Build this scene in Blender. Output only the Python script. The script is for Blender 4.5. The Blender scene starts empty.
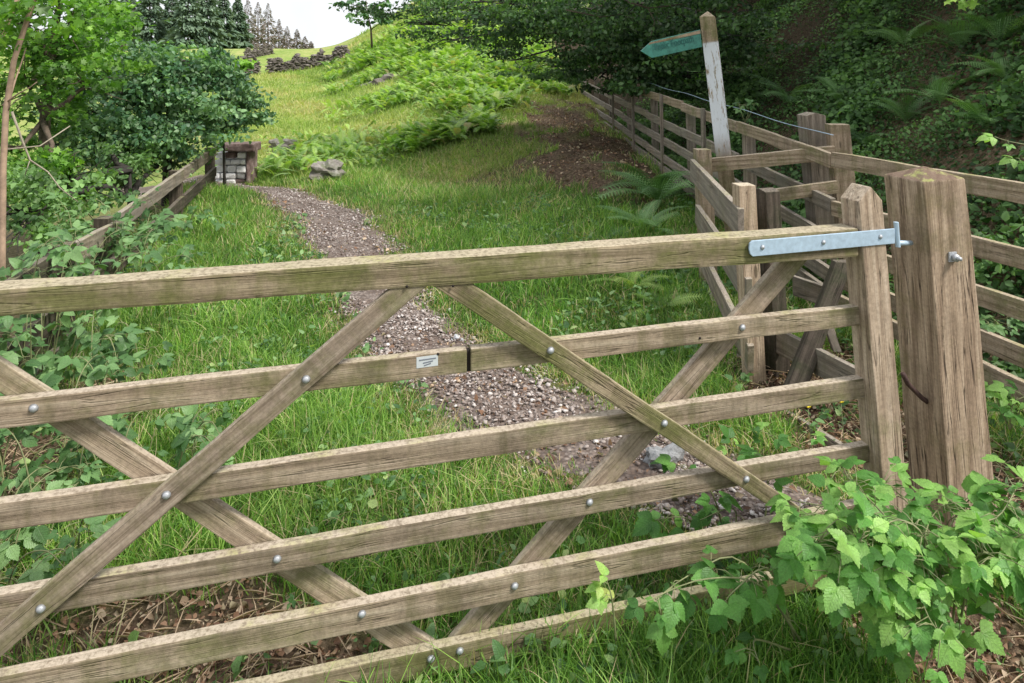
import bpy, bmesh, math, random
import numpy as np
from mathutils import Vector, Matrix
rs = np.random.RandomState(7); random.seed(7)
S = bpy.context.scene; COL = S.collection
R = math.radians
F, CX, CY, CZ = 720.0, 512.0, 65.0, 1.70      # focal length (px), principal point, eye height

def P(px, py, Y):                              # a point at true depth Y
    return Vector(((px-CX)/F*Y, Y, CZ-(py-CY)/F*Y))
GU = Vector((.9659, .2588, 0)); GN = Vector((-.2588, .9659, 0))   # gate direction, gate normal (away)
def G(px, py, d=0.0):                          # a point on the gate plane, d metres behind its front
    a = (px-CX)/F
    return P(px, py, (1.956+d/.9659)/(1-.268*a))

# ------------------------------------------------------------ terrain height
def sst(a, b, x):
    t = np.clip((x-a)/(b-a), 0, 1); return t*t*(3-2*t)
def fenceX(Y): return np.where(Y > 4.6, 2.18-.024*Y, 2.07+(4.6-Y)*.2)
def leftX(Y): return -2-.275*(np.minimum(Y, 30)-1.9)
PA = np.array([(-50,0),(4,0),(9,-.03),(11,-.08),(16,.1),(25,.5),(40,1.25),(60,2.95),(80,3.4),(120,3.9),(400,6)])
PB = np.array([(-50,0),(4,.02),(8,.15),(11,.33),(14,.6),(17,.9),(26,2.1),(45,5.6),(60,8.2),(100,12),(400,20)])
def H(X, Y):
    X = np.asarray(X, float); Y = np.asarray(Y, float)
    s = sst(8, 16, Y); lo = -.28+.16*(1-s); hi = -.06+.24*(1-s)
    r = X/np.maximum(Y, .5)
    t = sst(0, 1, (r-lo)/(hi-lo))
    z = np.interp(Y, PA[:,0], PA[:,1])*(1-t)+np.interp(Y, PB[:,0], PB[:,1])*t
    d = X-fenceX(Y)-.35
    z = z+np.where(d > 0, np.sqrt(d*d+.04)-.2, 0)*.92*(1-sst(28, 45, Y))*sst(-1.5, 3.0, Y)*np.where(d > 9, 9/np.maximum(d, 1e-3), 1)
    dl = leftX(Y)-.15-X
    z = z-.55*sst(0, 1.6, dl)*(1-sst(14, 24, Y))
    # roots and lumps of the bare bank, tussocks of the field
    z = z+.05*np.sin(X*2.3+1.1)*np.sin(Y*1.9)*sst(6, 12, Y)+.12*np.sin(X*.5+Y*.31)*np.sin(Y*.43-X*.2)*sst(12, 30, Y)
    bk = np.exp(-((X-1.05)/.75)**2-((Y-10.3)/2.2)**2)
    z = z+bk*(.2+.07*np.sin(X*4+Y*1.7)*np.sin(Y*3.1-X)+.05*np.tanh(4*np.sin(Y*2.6+X*1.4))+.03*np.sin(X*11+Y*5)*np.sin(Y*9-X*3))
    return z
def h1(x, y): return float(H(x, y))

# ------------------------------------------------------------ helpers
def tag(o, label=None, cat=None, group=None, kind=None):
    if label: o['label'] = label
    if cat: o['category'] = cat
    if group: o['group'] = group
    if kind: o['kind'] = kind
    return o
def thing(name, label, cat, loc=(0,0,0), group=None):
    o = bpy.data.objects.new(name, None); COL.objects.link(o); o.location = loc
    o.empty_display_size = .1
    return tag(o, label, cat, group)
def wloc(o):
    v = Vector((0,0,0))
    while o is not None:
        v = v+o.location; o = o.parent
    return v
def link(name, me, mat, parent=None, M=None):
    o = bpy.data.objects.new(name, me); COL.objects.link(o)
    if mat is not None and not me.materials: me.materials.append(mat)
    M = M or Matrix.Identity(4)
    if parent is not None:
        # every parent of a part is an Empty or mesh whose world matrix is kept in WM
        o.parent = parent; o.matrix_basis = WM(parent).inverted() @ M
    else: o.matrix_basis = M
    return o
def WM(o):
    m = o.matrix_basis.copy() if o.type != 'EMPTY' else Matrix.Translation(o.location)
    return (WM(o.parent) @ m) if o.parent else m

def frame(xdir, ydir, org):
    x = Vector(xdir).normalized(); y = Vector(ydir); y = (y-x*y.dot(x)).normalized(); z = x.cross(y)
    M = Matrix((x, y, z)).transposed().to_4x4(); M.translation = org
    return M
def hull(name, pts, mat, parent=None, xdir=None, ydir=(0,0,1), bevel=.004, wob=0.0):
    pts = [Vector(p) for p in pts]
    org = sum(pts, Vector())/len(pts)
    xdir = Vector(xdir) if xdir is not None else pts[1]-pts[0]
    if abs(xdir.normalized().dot(Vector(ydir).normalized())) > .95: ydir = (0, 1, 0)
    M = frame(xdir, ydir, org); Mi = M.inverted()
    bm = bmesh.new()
    for p in pts: bm.verts.new(Mi @ p)
    res = bmesh.ops.convex_hull(bm, input=bm.verts)
    dead = [v for v in bm.verts if not v.link_faces]
    if dead: bmesh.ops.delete(bm, geom=dead, context='VERTS')
    bmesh.ops.dissolve_limit(bm, angle_limit=R(2.0), verts=bm.verts, edges=bm.edges)
    if bevel: bmesh.ops.bevel(bm, geom=list(bm.edges), offset=bevel, segments=2, profile=.6, affect='EDGES', clamp_overlap=True)
    if wob:
        L = max(v.co.x for v in bm.verts)-min(v.co.x for v in bm.verts)
        x0 = min(v.co.x for v in bm.verts); n = max(2, int(L/.09))
        for i in range(1, n):
            g = list(bm.verts)+list(bm.edges)+list(bm.faces)
            bmesh.ops.bisect_plane(bm, geom=g, plane_co=(x0+L*i/n, 0, 0), plane_no=(1,0,0))
        ph = random.uniform(0, 50)
        for v in bm.verts:
            x = v.co.x
            v.co.y += wob*(math.sin(x*7+ph)+.6*math.sin(x*17+ph*2+v.co.z*40)+.4*math.sin(x*41+ph))
            v.co.z += wob*.7*(math.sin(x*6+ph*3)+.5*math.sin(x*19+ph+v.co.y*30))
    bmesh.ops.recalc_face_normals(bm, faces=bm.faces)
    me = bpy.data.meshes.new(name); bm.to_mesh(me); bm.free()
    return link(name, me, mat, parent, M)
def slab(name, TL, TR, BR, BL, dv, mat, parent=None, **k):      # a board from its front face and its depth
    f = [Vector(TL), Vector(TR), Vector(BR), Vector(BL)]
    dv = Vector(dv)
    up = f[0]-f[3]
    ax = f[1]-f[0]
    if up.length > ax.length: ax, up = f[3]-f[0], f[1]-f[0]
    return hull(name, f+[p+dv for p in f], mat, parent, xdir=ax, ydir=up, **k)
def board(name, a, b, h, t, mat, parent=None, side=None, up=(0,0,1), **k):   # top edge line a-b
    a = Vector(a); b = Vector(b); ax = (b-a).normalized(); up = Vector(up)
    up = (up-ax*up.dot(ax)).normalized()
    s = ax.cross(up).normalized() if side is None else Vector(side)
    return slab(name, a, b, b-up*h, a-up*h, s*t, mat, parent, **k)
def post(name, top, w, d, zb, mat, parent=None, lean=(.085, 0), ux=(1,0,0), cap=None, ch=.03, **k):   # top centre
    top = Vector(top); ux = Vector(ux).normalized(); uy = Vector((-ux.y, ux.x, 0))
    hgt = top.z-zb; bot = top+Vector((lean[0]*hgt, lean[1]*hgt, -hgt))
    pts = []
    for c in (bot, top):
        for sx, sy in ((-1,-1),(1,-1),(1,1),(-1,1)): pts.append(c+ux*w/2*sx+uy*d/2*sy)
    if cap == 'pyramid': pts.append(top+Vector((0,0,ch)))
    if cap == 'gable': pts += [top+Vector((0,0,ch))+uy*d/2, top+Vector((0,0,ch))-uy*d/2]
    if cap == 'gablex': pts += [top+Vector((0,0,ch))+ux*w/2, top+Vector((0,0,ch))-ux*w/2]
    return hull(name, pts, mat, parent, xdir=bot-top, ydir=ux, **k)

def mesh_tris(name, V, T, rnd=None, smooth=False):
    V = np.asarray(V, np.float32).reshape(-1, 3); T = np.asarray(T, np.int32).reshape(-1, 3)
    me = bpy.data.meshes.new(name)
    me.vertices.add(len(V)); me.vertices.foreach_set('co', V.ravel())
    me.loops.add(T.size); me.loops.foreach_set('vertex_index', T.ravel())
    me.polygons.add(len(T)); me.polygons.foreach_set('loop_start', np.arange(0, T.size, 3, dtype=np.int32))
    me.polygons.foreach_set('loop_total', np.full(len(T), 3, np.int32))
    if smooth: me.polygons.foreach_set('use_smooth', np.ones(len(T), bool))
    if rnd is not None:
        at = me.attributes.new('rnd', 'FLOAT', 'POINT'); at.data.foreach_set('value', np.asarray(rnd, np.float32))
    me.update(calc_edges=True)
    return me
def inst(tv, tt, Rm, loc, rnd=None):                      # many copies of one small shape, merged
    tv = np.asarray(tv, float); tt = np.asarray(tt, int); N = len(loc)
    V = np.einsum('nij,kj->nki', Rm, tv)+np.asarray(loc)[:, None, :]
    T = tt[None]+(np.arange(N)*len(tv))[:, None, None]
    r = np.repeat(rs.rand(N) if rnd is None else rnd, len(tv))
    return V.reshape(-1, 3), T.reshape(-1, 3), r
def cat(parts):
    V, T, Q, o = [], [], [], 0
    for v, t, q in parts:
        V.append(v); T.append(t+o); Q.append(q); o += len(v)
    return np.concatenate(V), np.concatenate(T), np.concatenate(Q)
def nrm(a): return a/np.maximum(np.linalg.norm(a, axis=-1, keepdims=True), 1e-9)
def rotm(d, n, s):                                       # columns: along leaf, across, normal
    x = nrm(d); z = nrm(n-x*np.sum(n*x, -1, keepdims=True)); y = np.cross(z, x)
    s = np.asarray(s, float)
    if s.ndim == 1: s = np.stack([s, s, s], -1)
    return np.stack([x*s[:, :1], y*s[:, 1:2], z*s[:, 2:3]], -1)
def rdir(N, up=0.0, zs=1.0):
    d = rs.normal(size=(N, 3)); d[:, 2] = d[:, 2]*zs+up; return nrm(d)

def tubes(paths, k=6):                                   # paths: list of (points, radii)
    V, T, o = [], [], 0
    for pts, rad in paths:
        pts = [Vector(p) for p in pts]; n = len(pts)
        for i, p in enumerate(pts):
            t = (pts[min(i+1, n-1)]-pts[max(i-1, 0)])
            t = t.normalized() if t.length > 0 else Vector((0,0,1))
            a = t.cross(Vector((.31, .17, .93)) if abs(t.z) < .9 else Vector((1, 0, .1))).normalized(); b = t.cross(a)
            for j in range(k):
                an = 2*math.pi*j/k; V.append(p+(a*math.cos(an)+b*math.sin(an))*rad[i])
        for i in range(n-1):
            for j in range(k):
                q = o+i*k+j; w = o+i*k+(j+1) % k
                T += [(q, w, w+k), (q, w+k, q+k)]
        e = o+(n-1)*k
        for j in range(1, k-1): T += [(e, e+j, e+j+1), (o, o+j+1, o+j)]
        o += n*k
    return np.array([tuple(v) for v in V]), np.array(T)
def bez(a, b, sag=0.0, n=6, wob=0.0):
    a = Vector(a); b = Vector(b); L = (b-a).length
    return [a.lerp(b, i/(n-1))+Vector((random.uniform(-1,1)*wob*L*(0 < i < n-1), random.uniform(-1,1)*wob*L*(0 < i < n-1),
            sag*L*4*(i/(n-1))*(1-i/(n-1))+random.uniform(-1,1)*wob*L*(0 < i < n-1))) for i in range(n)]

# ------------------------------------------------------------ small shapes
def leaf_shape(n=5, w=.32, serr=0.0, fold=.25, curl=.25):    # ovate leaf with a folded midrib, length 1
    V, T = [], []
    for i in range(n+1):
        t = i/n; hw = w*(math.sin(math.pi*t**.78)**.95)*(1-.2*t)*1.08 if 0 < t < 1 else 0
        z = -curl*t*t
        V.append((t, 0, z))
        if 0 < t < 1:
            s = serr*(1 if i % 2 else -1)
            e = 1+s*3; V.append((t+s*.6, hw*e, z+hw*fold)); V.append((t+s*.6, -hw*e, z+hw*fold))
    def idx(i, j): return 0 if i == 0 else (1+3*(n-1) if i == n else 1+3*(i-1)+j)
    for i in range(n):
        if i == 0: T += [(0, idx(1,0), idx(1,1)), (0, idx(1,2), idx(1,0))]
        elif i == n-1: T += [(idx(i,0), idx(n,0), idx(i,1)), (idx(i,0), idx(i,2), idx(n,0))]
        else:
            T += [(idx(i,0), idx(i+1,0), idx(i+1,1)), (idx(i,0), idx(i+1,1), idx(i,1)),
                  (idx(i,0), idx(i+1,2), idx(i+1,0)), (idx(i,0), idx(i,2), idx(i+1,2))]
    return np.array(V), np.array(T)
LEAF3 = leaf_shape(3, .36, 0, .3, .2); LEAF4 = leaf_shape(4, .33, .03, .2, .3); LEAFS = leaf_shape(16, .36, .026, .18, .25)
LOBE = (np.array([(0,0,0),(.25,.12,.03),(.15,.42,-.02),(.5,.3,.05),(.62,.55,-.05),(.75,.2,.03),(1,0,-.12),(.75,-.2,.03),(.62,-.55,-.05),(.5,-.3,.05),(.15,-.42,-.02),(.25,-.12,.03),(.45,0,0)]),
        np.array([(12,i,(i+1)%12) for i in range(12)])[:, [0,2,1]])
def blade(bend, w=.5):
    V, T = [], []
    for i, t in enumerate((0, .3, .6, .85, 1)):
        hw = (1, .9, .7, .4, 0)[i]*w; y = bend*t*t; z = t-.45*bend*t**3*.6
        V += [(-hw, y, z), (hw, y, z)] if i < 4 else [(0, y, z)]
    for i in range(3): T += [(2*i, 2*i+1, 2*i+3), (2*i, 2*i+3, 2*i+2)]
    T.append((6, 7, 8)); return np.array(V), np.array(T)
def stone_shape(seed, lv=1):
    bm = bmesh.new(); bmesh.ops.create_icosphere(bm, subdivisions=lv, radius=1)
    r = random.Random(seed)
    for v in bm.verts: v.co *= r.uniform(.6, 1.25)
    V = np.array([tuple(v.co) for v in bm.verts]); T = np.array([[v.index for v in f.verts] for f in bm.faces]); bm.free()
    return V*np.array([1, .8, .38]), T
def frond(nP=16, npin=7, arch=.45, wid=.26):              # a fern frond, length 1 along x, arching down
    V, T = [], []
    def rach(t): return Vector((t, 0, arch*t*(1-t)*1.2-.18*t*t))
    for i in range(nP):
        t = .12+.86*i/(nP-1); p = rach(t); L = wid*math.sin(math.pi*min(1,(.18+.82*(1-t))))**.8*(1-.25*t)+.012
        tn = (rach(t+.02)-rach(t-.02)).normalized()
        for sd in (1, -1):
            d = (Vector((0, sd, -.12))+tn*.32).normalized(); sw = .5/nP
            if npin <= 1:
                b = len(V); m = p+d*L*.45
                V += [tuple(p-tn*sw*.5), tuple(p+tn*sw*.7), tuple(m+tn*sw*1.0), tuple(p+d*L), tuple(m-tn*sw*.7)]
                T += [(b, b+1, b+2), (b, b+2, b+4), (b+4, b+2, b+3)]
            else:
                for j in range(npin):
                    u = (j+.3)/npin; q = p+d*L*u; pl = L*.24*(1-u*.8); hw = L/npin*.42
                    for s2 in (1, -1):
                        e = (tn*s2+d*.5).normalized(); b = len(V)
                        V += [tuple(q-d*hw), tuple(q+d*hw), tuple(q+e*pl-Vector((0,0,.15))*pl)]; T.append((b, b+1, b+2))
                b = len(V); V += [tuple(p-tn*.003), tuple(p+tn*.003), tuple(p+d*L)]; T.append((b, b+1, b+2))
    for i in range(8):
        a = rach(i/8); c = rach((i+1)/8); b = len(V)
        V += [(a.x, -.006, a.z), (a.x, .006, a.z), (c.x, .005, c.z), (c.x, -.005, c.z)]; T += [(b, b+1, b+2), (b, b+2, b+3)]
    return np.array(V), np.array(T)
FR_HI = frond(20, 5, .45, .22); FR_LO = frond(11, 1, .5, .28)

# ------------------------------------------------------------ materials
def newmat(name):
    m = bpy.data.materials.new(name); m.use_nodes = True; nt = m.node_tree; nt.nodes.clear()
    out = nt.nodes.new('ShaderNodeOutputMaterial'); b = nt.nodes.new('ShaderNodeBsdfPrincipled')
    nt.links.new(b.outputs[0], out.inputs[0]); return m, nt, b, out
class N:
    def __init__(s, nt): s.nt = nt
    def n(s, t, **k):
        x = s.nt.nodes.new('ShaderNode'+t)
        for a, b in k.items(): setattr(x, a, b)
        return x
    def l(s, a, b): s.nt.links.new(a, b)
    def noise(s, vec, scale, detail=4, rough=.6, dist=0):
        x = s.n('TexNoise'); x.inputs['Scale'].default_value = scale; x.inputs['Detail'].default_value = detail
        x.inputs['Roughness'].default_value = rough; x.inputs['Distortion'].default_value = dist
        if vec is not None: s.l(vec, x.inputs['Vector'])
        return x.outputs['Fac']
    def ramp(s, fac, stops, inter='LINEAR'):
        x = s.n('ValToRGB'); e = x.color_ramp.elements; x.color_ramp.interpolation = inter
        while len(e) > 1: e.remove(e[-1])
        for i, (p, c) in enumerate(stops):
            el = e[0] if i == 0 else e.new(p); el.position = p
            el.color = (c, c, c, 1) if not hasattr(c, '__len__') else (*c, 1)
        s.l(fac, x.inputs[0]); return x.outputs[0]
    def mix(s, fac, a, b, mode='MIX'):
        x = s.n('Mix', data_type='RGBA', blend_type=mode)
        for v, i in ((fac, 0), (a, 6), (b, 7)):
            if hasattr(v, 'links'): s.l(v, x.inputs[i])
            elif i == 0: x.inputs[0].default_value = v
            else: x.inputs[i].default_value = (*v, 1)
        return x.outputs[2]
    def math(s, op, a, b=None, clamp=False):
        x = s.n('Math', operation=op, use_clamp=clamp)
        for v, i in ((a, 0), (b, 1)):
            if v is None: continue
            if hasattr(v, 'links'): s.l(v, x.inputs[i])
            else: x.inputs[i].default_value = v
        return x.outputs[0]
    def bump(s, hgt, st, dist, bsdf, prev=None):
        x = s.n('Bump'); x.inputs['Strength'].default_value = st; x.inputs['Distance'].default_value = dist
        s.l(hgt, x.inputs['Height']); s.l(x.outputs[0], bsdf.inputs['Normal']); return x
def wood(name, dark, mid, light, algae=.5, upc=None, acol=(.13,.15,.045), crack=.5, grey=.0, seed=0.0, rough=.85):
    m, nt, b, out = newmat(name); q = N(nt)
    tc = q.n('TexCoord'); oi = q.n('ObjectInfo')
    off = q.n('CombineXYZ')
    q.l(q.math('MULTIPLY', oi.outputs['Random'], 37.0), off.inputs[0]); q.l(q.math('MULTIPLY', oi.outputs['Random'], 11.0), off.inputs[1])
    off.inputs[2].default_value = seed
    ad = q.n('VectorMath', operation='ADD'); q.l(tc.outputs['Object'], ad.inputs[0]); q.l(off.outputs[0], ad.inputs[1])
    mp = q.n('Mapping'); mp.inputs['Scale'].default_value = (1, 14, 14); q.l(ad.outputs[0], mp.inputs[0])
    # broad warped growth rings
    wv = q.n('TexWave', wave_type='BANDS', bands_direction='DIAGONAL'); wv.inputs['Scale'].default_value = .9; wv.inputs['Distortion'].default_value = 9
    wv.inputs['Detail'].default_value = 3; wv.inputs['Detail Scale'].default_value = .7; q.l(mp.outputs[0], wv.inputs[0])
    mp2 = q.n('Mapping'); mp2.inputs['Scale'].default_value = (2.2, 95, 95); q.l(ad.outputs[0], mp2.inputs[0])
    fine = q.noise(mp2.outputs[0], 1.0, 5, .7)
    mp3 = q.n('Mapping'); mp3.inputs['Scale'].default_value = (1.1, 26, 26); q.l(ad.outputs[0], mp3.inputs[0])
    crk = q.noise(mp3.outputs[0], 1.0, 3, .55, .4)
    blot = q.noise(ad.outputs[0], 5.0, 6, .65)
    mp5 = q.n('Mapping'); mp5.inputs['Scale'].default_value = (5, 330, 330); q.l(ad.outputs[0], mp5.inputs[0]); vf = q.noise(mp5.outputs[0], 1.0, 4, .7)
    g = q.math('ADD', q.math('MULTIPLY', wv.outputs['Fac'], .13), q.math('ADD', q.math('MULTIPLY', fine, .40), q.math('MULTIPLY', vf, .47)))
    col = q.ramp(g, [(.33, dark), (.49, mid), (.68, light)])
    # knots
    vo = q.n('TexVoronoi'); vo.inputs['Scale'].default_value = 1.0
    mp4 = q.n('Mapping'); mp4.inputs['Scale'].default_value = (3.2, 11, 11); q.l(ad.outputs[0], mp4.inputs[0]); q.l(mp4.outputs[0], vo.inputs['Vector'])
    kn = q.ramp(vo.outputs['Distance'], [(.0, 1), (.09, .9), (.13, 0)])
    sp = q.n('SeparateColor'); q.l(vo.outputs['Color'], sp.inputs[0])
    kn = q.math('MULTIPLY', kn, q.ramp(sp.outputs[0], [(.62, 0), (.66, 1)]))
    col = q.mix(q.math('MULTIPLY', kn, .75), col, tuple(c*.35 for c in dark))
    # dark drying cracks
    ck = q.ramp(crk, [(.485, 0), (.5, 1), (.515, 0)])
    ck = q.math('MULTIPLY', ck, q.math('MULTIPLY', q.ramp(blot, [(.45, 0), (.55, 1)]), crack))
    col = q.mix(ck, col, tuple(c*.3 for c in dark))
    # drip stains running across the board
    mp6 = q.n('Mapping'); mp6.inputs['Scale'].default_value = (16, 1.6, 1.6); q.l(ad.outputs[0], mp6.inputs[0])
    dr = q.noise(mp6.outputs[0], 1.0, 4, .65)
    if algae > .3: col = q.mix(q.math('MULTIPLY', q.ramp(dr, [(.5, 0), (.66, 1)]), .5), col, tuple(a*.5+d*.5 for a, d in zip(acol, dark)))
    col = q.mix(1.0, col, q.ramp(oi.outputs['Random'], [(0, (.82,.80,.78)), (.35, (1.04,1.0,.96)), (.7, (.92,.90,.92)), (1, (1.1,1.07,1.02))]), 'MULTIPLY')
    al = q.ramp(q.noise(ad.outputs[0], 3.4, 7, .72), [(.56-.16*algae, 0), (.70-.16*algae, 1)])
    al = q.math('MULTIPLY', al, q.math('MULTIPLY', q.ramp(fine, [(.3, .5), (.65, 1)]), min(1, .55+.4*algae)))
    col = q.mix(al if algae > 0 else 0.0, col, acol)
    st = q.ramp(blot, [(.32, .72), (.5, 1), (.75, 1.1)])
    col = q.mix(1.0, col, st, 'MULTIPLY')
    geo = q.n('NewGeometry'); sn = q.n('SeparateXYZ'); q.l(geo.outputs['True Normal'], sn.inputs[0])
    spk = q.noise(ad.outputs[0], 85, 4, .7)
    col = q.mix(1.0, col, q.ramp(spk, [(.3, .78), (.5, 1), (.72, 1.22)]), 'MULTIPLY')
    upf = q.math('MULTIPLY', q.ramp(sn.outputs[2], [(.6, 0), (.85, 1)]), .75)
    top_tone = q.mix(q.ramp(q.noise(ad.outputs[0], 4, 5, .7), [(.52, 0), (.68, .8)]), tuple(min(.6, c*1.1+.03) for c in light), (.36,.37,.12))  # upward faces: paler wood tone with yellow-green lichen patches
    col = q.mix(upf, col, q.mix(q.ramp(spk, [(.35, 0), (.55, 1)]), tuple(c*.8 for c in mid) if upc is None else upc, top_tone if upc is None else q.mix(q.ramp(q.noise(ad.outputs[0], 14, 5, .7), [(.48, 0), (.56, 1)]), upc, (.30,.34,.10))))
    if grey: col = q.mix(q.math('MULTIPLY', q.ramp(q.noise(ad.outputs[0], 2.2, 4), [(.35, 0), (.6, 1)]), grey), col, (.24, .23, .21))
    q.l(col, b.inputs['Base Color']); b.inputs['Roughness'].default_value = rough; b.inputs['Specular IOR Level'].default_value = .25
    hh = q.math('SUBTRACT', g, q.math('MULTIPLY', ck, 1.2))
    q.bump(hh, .7, .005, b)
    return m
def leafmat(name, stops, trans=.3, rough=.45, tcol=None, vein=False, spec=.35):
    m, nt, b, out = newmat(name); q = N(nt)
    at = q.n('Attribute', attribute_name='rnd'); col = q.ramp(at.outputs['Fac'], stops)
    geo = q.n('NewGeometry'); tc = q.n('TexCoord')
    nz = q.noise(geo.outputs['Position'], 1.7 if not vein else 9, 3)
    col = q.mix(1.0, col, q.ramp(nz, [(.3, .72), (.7, 1.2)]), 'MULTIPLY')
    back = q.mix(geo.outputs['Backfacing'], col, q.mix(.35, col, (.28, .36, .22)))
    q.l(back, b.inputs['Base Color']); b.inputs['Roughness'].default_value = rough; b.inputs['Specular IOR Level'].default_value = spec
    if vein:
        la = q.n('Attribute', attribute_name='luv'); sx = q.n('SeparateXYZ'); q.l(la.outputs['Vector'], sx.inputs[0])
        ay = q.math('ABSOLUTE', sx.outputs[1]); ph = q.math('SUBTRACT', sx.outputs[0], q.math('MULTIPLY', ay, .85))
        vn = q.math('ABSOLUTE', q.math('SINE', q.math('MULTIPLY', ph, 25.0)))
        vl = q.ramp(vn, [(0, 0), (.35, 1)]); ml = q.ramp(ay, [(0, 0), (.022, 1)])
        vv = q.math('MULTIPLY', vl, ml)
        v = q.noise(geo.outputs['Position'], 220, 3, .6); q.bump(q.math('ADD', q.math('MULTIPLY', vv, .8), v), .6, .002, b)
        col = q.mix(vv, q.mix(.18, col, (.34,.46,.20)), col)
        col = q.mix(1.0, col, q.ramp(v, [(.3, .8), (.7, 1.18)]), 'MULTIPLY')
        q.l(q.mix(geo.outputs['Backfacing'], col, q.mix(.4, col, (.30, .40, .26))), b.inputs['Base Color'])
    tr = q.n('BsdfTranslucent'); q.l(q.mix(1.0, col, (1.5, 1.7, .55), 'MULTIPLY'), tr.inputs[0])
    mx = q.n('MixShader'); mx.inputs[0].default_value = trans
    q.l(b.outputs[0], mx.inputs[1]); q.l(tr.outputs[0], mx.inputs[2]); q.l(mx.outputs[0], out.inputs[0])
    return m
def stonemat(name, stops, scale=8, bmp=.6, use_rnd=False, moss=0.0):
    m, nt, b, out = newmat(name); q = N(nt)
    tc = q.n('TexCoord'); geo = q.n('NewGeometry'); v = geo.outputs['Position']
    n1 = q.noise(v, scale, 8, .7)
    if use_rnd:
        at = q.n('Attribute', attribute_name='rnd'); col = q.ramp(at.outputs['Fac'], stops)
        col = q.mix(1.0, col, q.ramp(q.noise(v, 90, 3), [(.3, .75), (.7, 1.2)]), 'MULTIPLY')
    else: col = q.ramp(n1, stops)
    if moss: col = q.mix(q.math('MULTIPLY', q.ramp(q.noise(v, scale*.6, 4), [(.48, 0), (.6, 1)]), moss), col, (.08, .11, .03))
    q.l(col, b.inputs['Base Color']); b.inputs['Roughness'].default_value = .9; q.bump(n1, bmp, .03, b)
    return m
def plain(name, col, rough=.6, metal=0.0, var=.2, scale=30, bmp=.1):
    m, nt, b, out = newmat(name); q = N(nt); tc = q.n('TexCoord')
    nz = q.noise(tc.outputs['Object'], scale, 5, .65)
    c = q.mix(1.0, col, q.ramp(nz, [(.3, 1-var), (.7, 1+var)]), 'MULTIPLY')
    q.l(c, b.inputs['Base Color']); b.inputs['Roughness'].default_value = rough; b.inputs['Metallic'].default_value = metal
    q.bump(nz, bmp, .003, b); return m

M_gate = wood('gate_wood', (.145,.112,.078), (.30,.243,.182), (.44,.375,.295), algae=.5, acol=(.12,.13,.04), crack=.5)
M_top = wood('mossy_wood', (.12,.095,.06), (.255,.21,.145), (.40,.345,.245), algae=.9, acol=(.115,.125,.035), crack=.6)
M_stile = wood('new_wood', (.20,.145,.10), (.41,.325,.235), (.56,.465,.36), algae=.15, crack=.8)
M_post = wood('split_wood', (.13,.09,.065), (.31,.24,.175), (.50,.41,.32), algae=.25, acol=(.17,.15,.06), crack=1.0, upc=(.13,.085,.065))
M_fence = wood('fence_wood', (.16,.12,.08), (.31,.245,.175), (.44,.365,.28), algae=.45, crack=.6)
M_grey = wood('old_grey_wood', (.10,.08,.06), (.22,.18,.14), (.38,.33,.27), algae=.4, acol=(.14,.14,.06), crack=1.0, grey=.35)
M_darkw = wood('dark_wet_wood', (.035,.028,.022), (.085,.07,.055), (.15,.125,.1), algae=.5, acol=(.05,.06,.03), crack=.8)
M_galv = plain('galvanised', (.42,.55,.68), .5, .25, .14, 60)
M_bolt = plain('bolt_zinc', (.42,.44,.47), .55, .45, .25, 200)
M_rust = plain('rusty_iron', (.07,.04,.035), .8, .3, .4, 80, .3)
M_bark = plain('bark', (.10,.075,.055), .9, 0, .45, 25, .8)
M_barkp = plain('pinkish_bark', (.34,.24,.17), .85, 0, .35, 14, .5)
M_barkd = plain('dark_bark', (.035,.03,.026), .95, 0, .4, 25, .8)
M_twig = plain('dry_twig', (.33,.29,.22), .85, 0, .3, 30, .4)
M_cane = plain('green_cane', (.20,.22,.10), .6, 0, .35, 30, .2)
M_green = plain('sign_green', (.035,.18,.14), .55, 0, .35, 40, .2)
M_label = plain('pale_label', (.62,.66,.70), .4, .2, .06, 40, 0)
M_ink = plain('grey_ink', (.16,.18,.22), .6, 0, .1, 40, 0)
M_yellow = plain('petal_yellow', (.85,.68,.02), .4, 0, .1, 40, 0)
M_gap = plain('dark_gap', (.02,.015,.012), .95, 0, .1, 40, 0)
M_grass = leafmat('grass_blades', [(0,(.035,.10,.015)),(.3,(.09,.22,.03)),(.6,(.24,.42,.075)),(.74,(.42,.56,.17)),(.8,(.56,.49,.30)),(1,(.40,.29,.17))], .35, .5)
M_field = leafmat('field_grass', [(0,(.12,.20,.03)),(.4,(.23,.34,.07)),(.7,(.36,.41,.13)),(1,(.50,.43,.22))], .35, .6)
M_brk = leafmat('bracken_leaf', [(0,(.07,.17,.02)),(.4,(.22,.40,.055)),(.9,(.44,.60,.14)),(1,(.42,.34,.15))], .3, .5)
M_brkd = leafmat('fern_leaf', [(0,(.07,.17,.06)),(.5,(.18,.35,.125)),(1,(.30,.50,.20))], .3, .5)
M_rasp = leafmat('raspberry_leaf', [(0,(.045,.14,.03)),(.4,(.13,.32,.07)),(.9,(.34,.56,.15)),(1,(.42,.40,.13))], .35, .42, vein=True)
M_bram = leafmat('bramble_leaf', [(0,(.045,.115,.035)),(.5,(.12,.25,.085)),(.85,(.25,.41,.17)),(1,(.38,.48,.18))], .28, .4, vein=True)
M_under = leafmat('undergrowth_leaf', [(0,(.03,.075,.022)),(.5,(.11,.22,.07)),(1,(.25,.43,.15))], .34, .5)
M_syc = leafmat('bright_leaf', [(0,(.06,.16,.02)),(.5,(.13,.29,.04)),(1,(.26,.46,.08))], .4, .5)
M_dkl = leafmat('dark_leaf', [(0,(.03,.085,.04)),(.5,(.085,.19,.09)),(1,(.22,.38,.17))], .28, .45)
M_over = leafmat('canopy_leaf', [(0,(.014,.042,.014)),(.6,(.045,.11,.035)),(1,(.13,.26,.08))], .3, .5)
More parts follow.
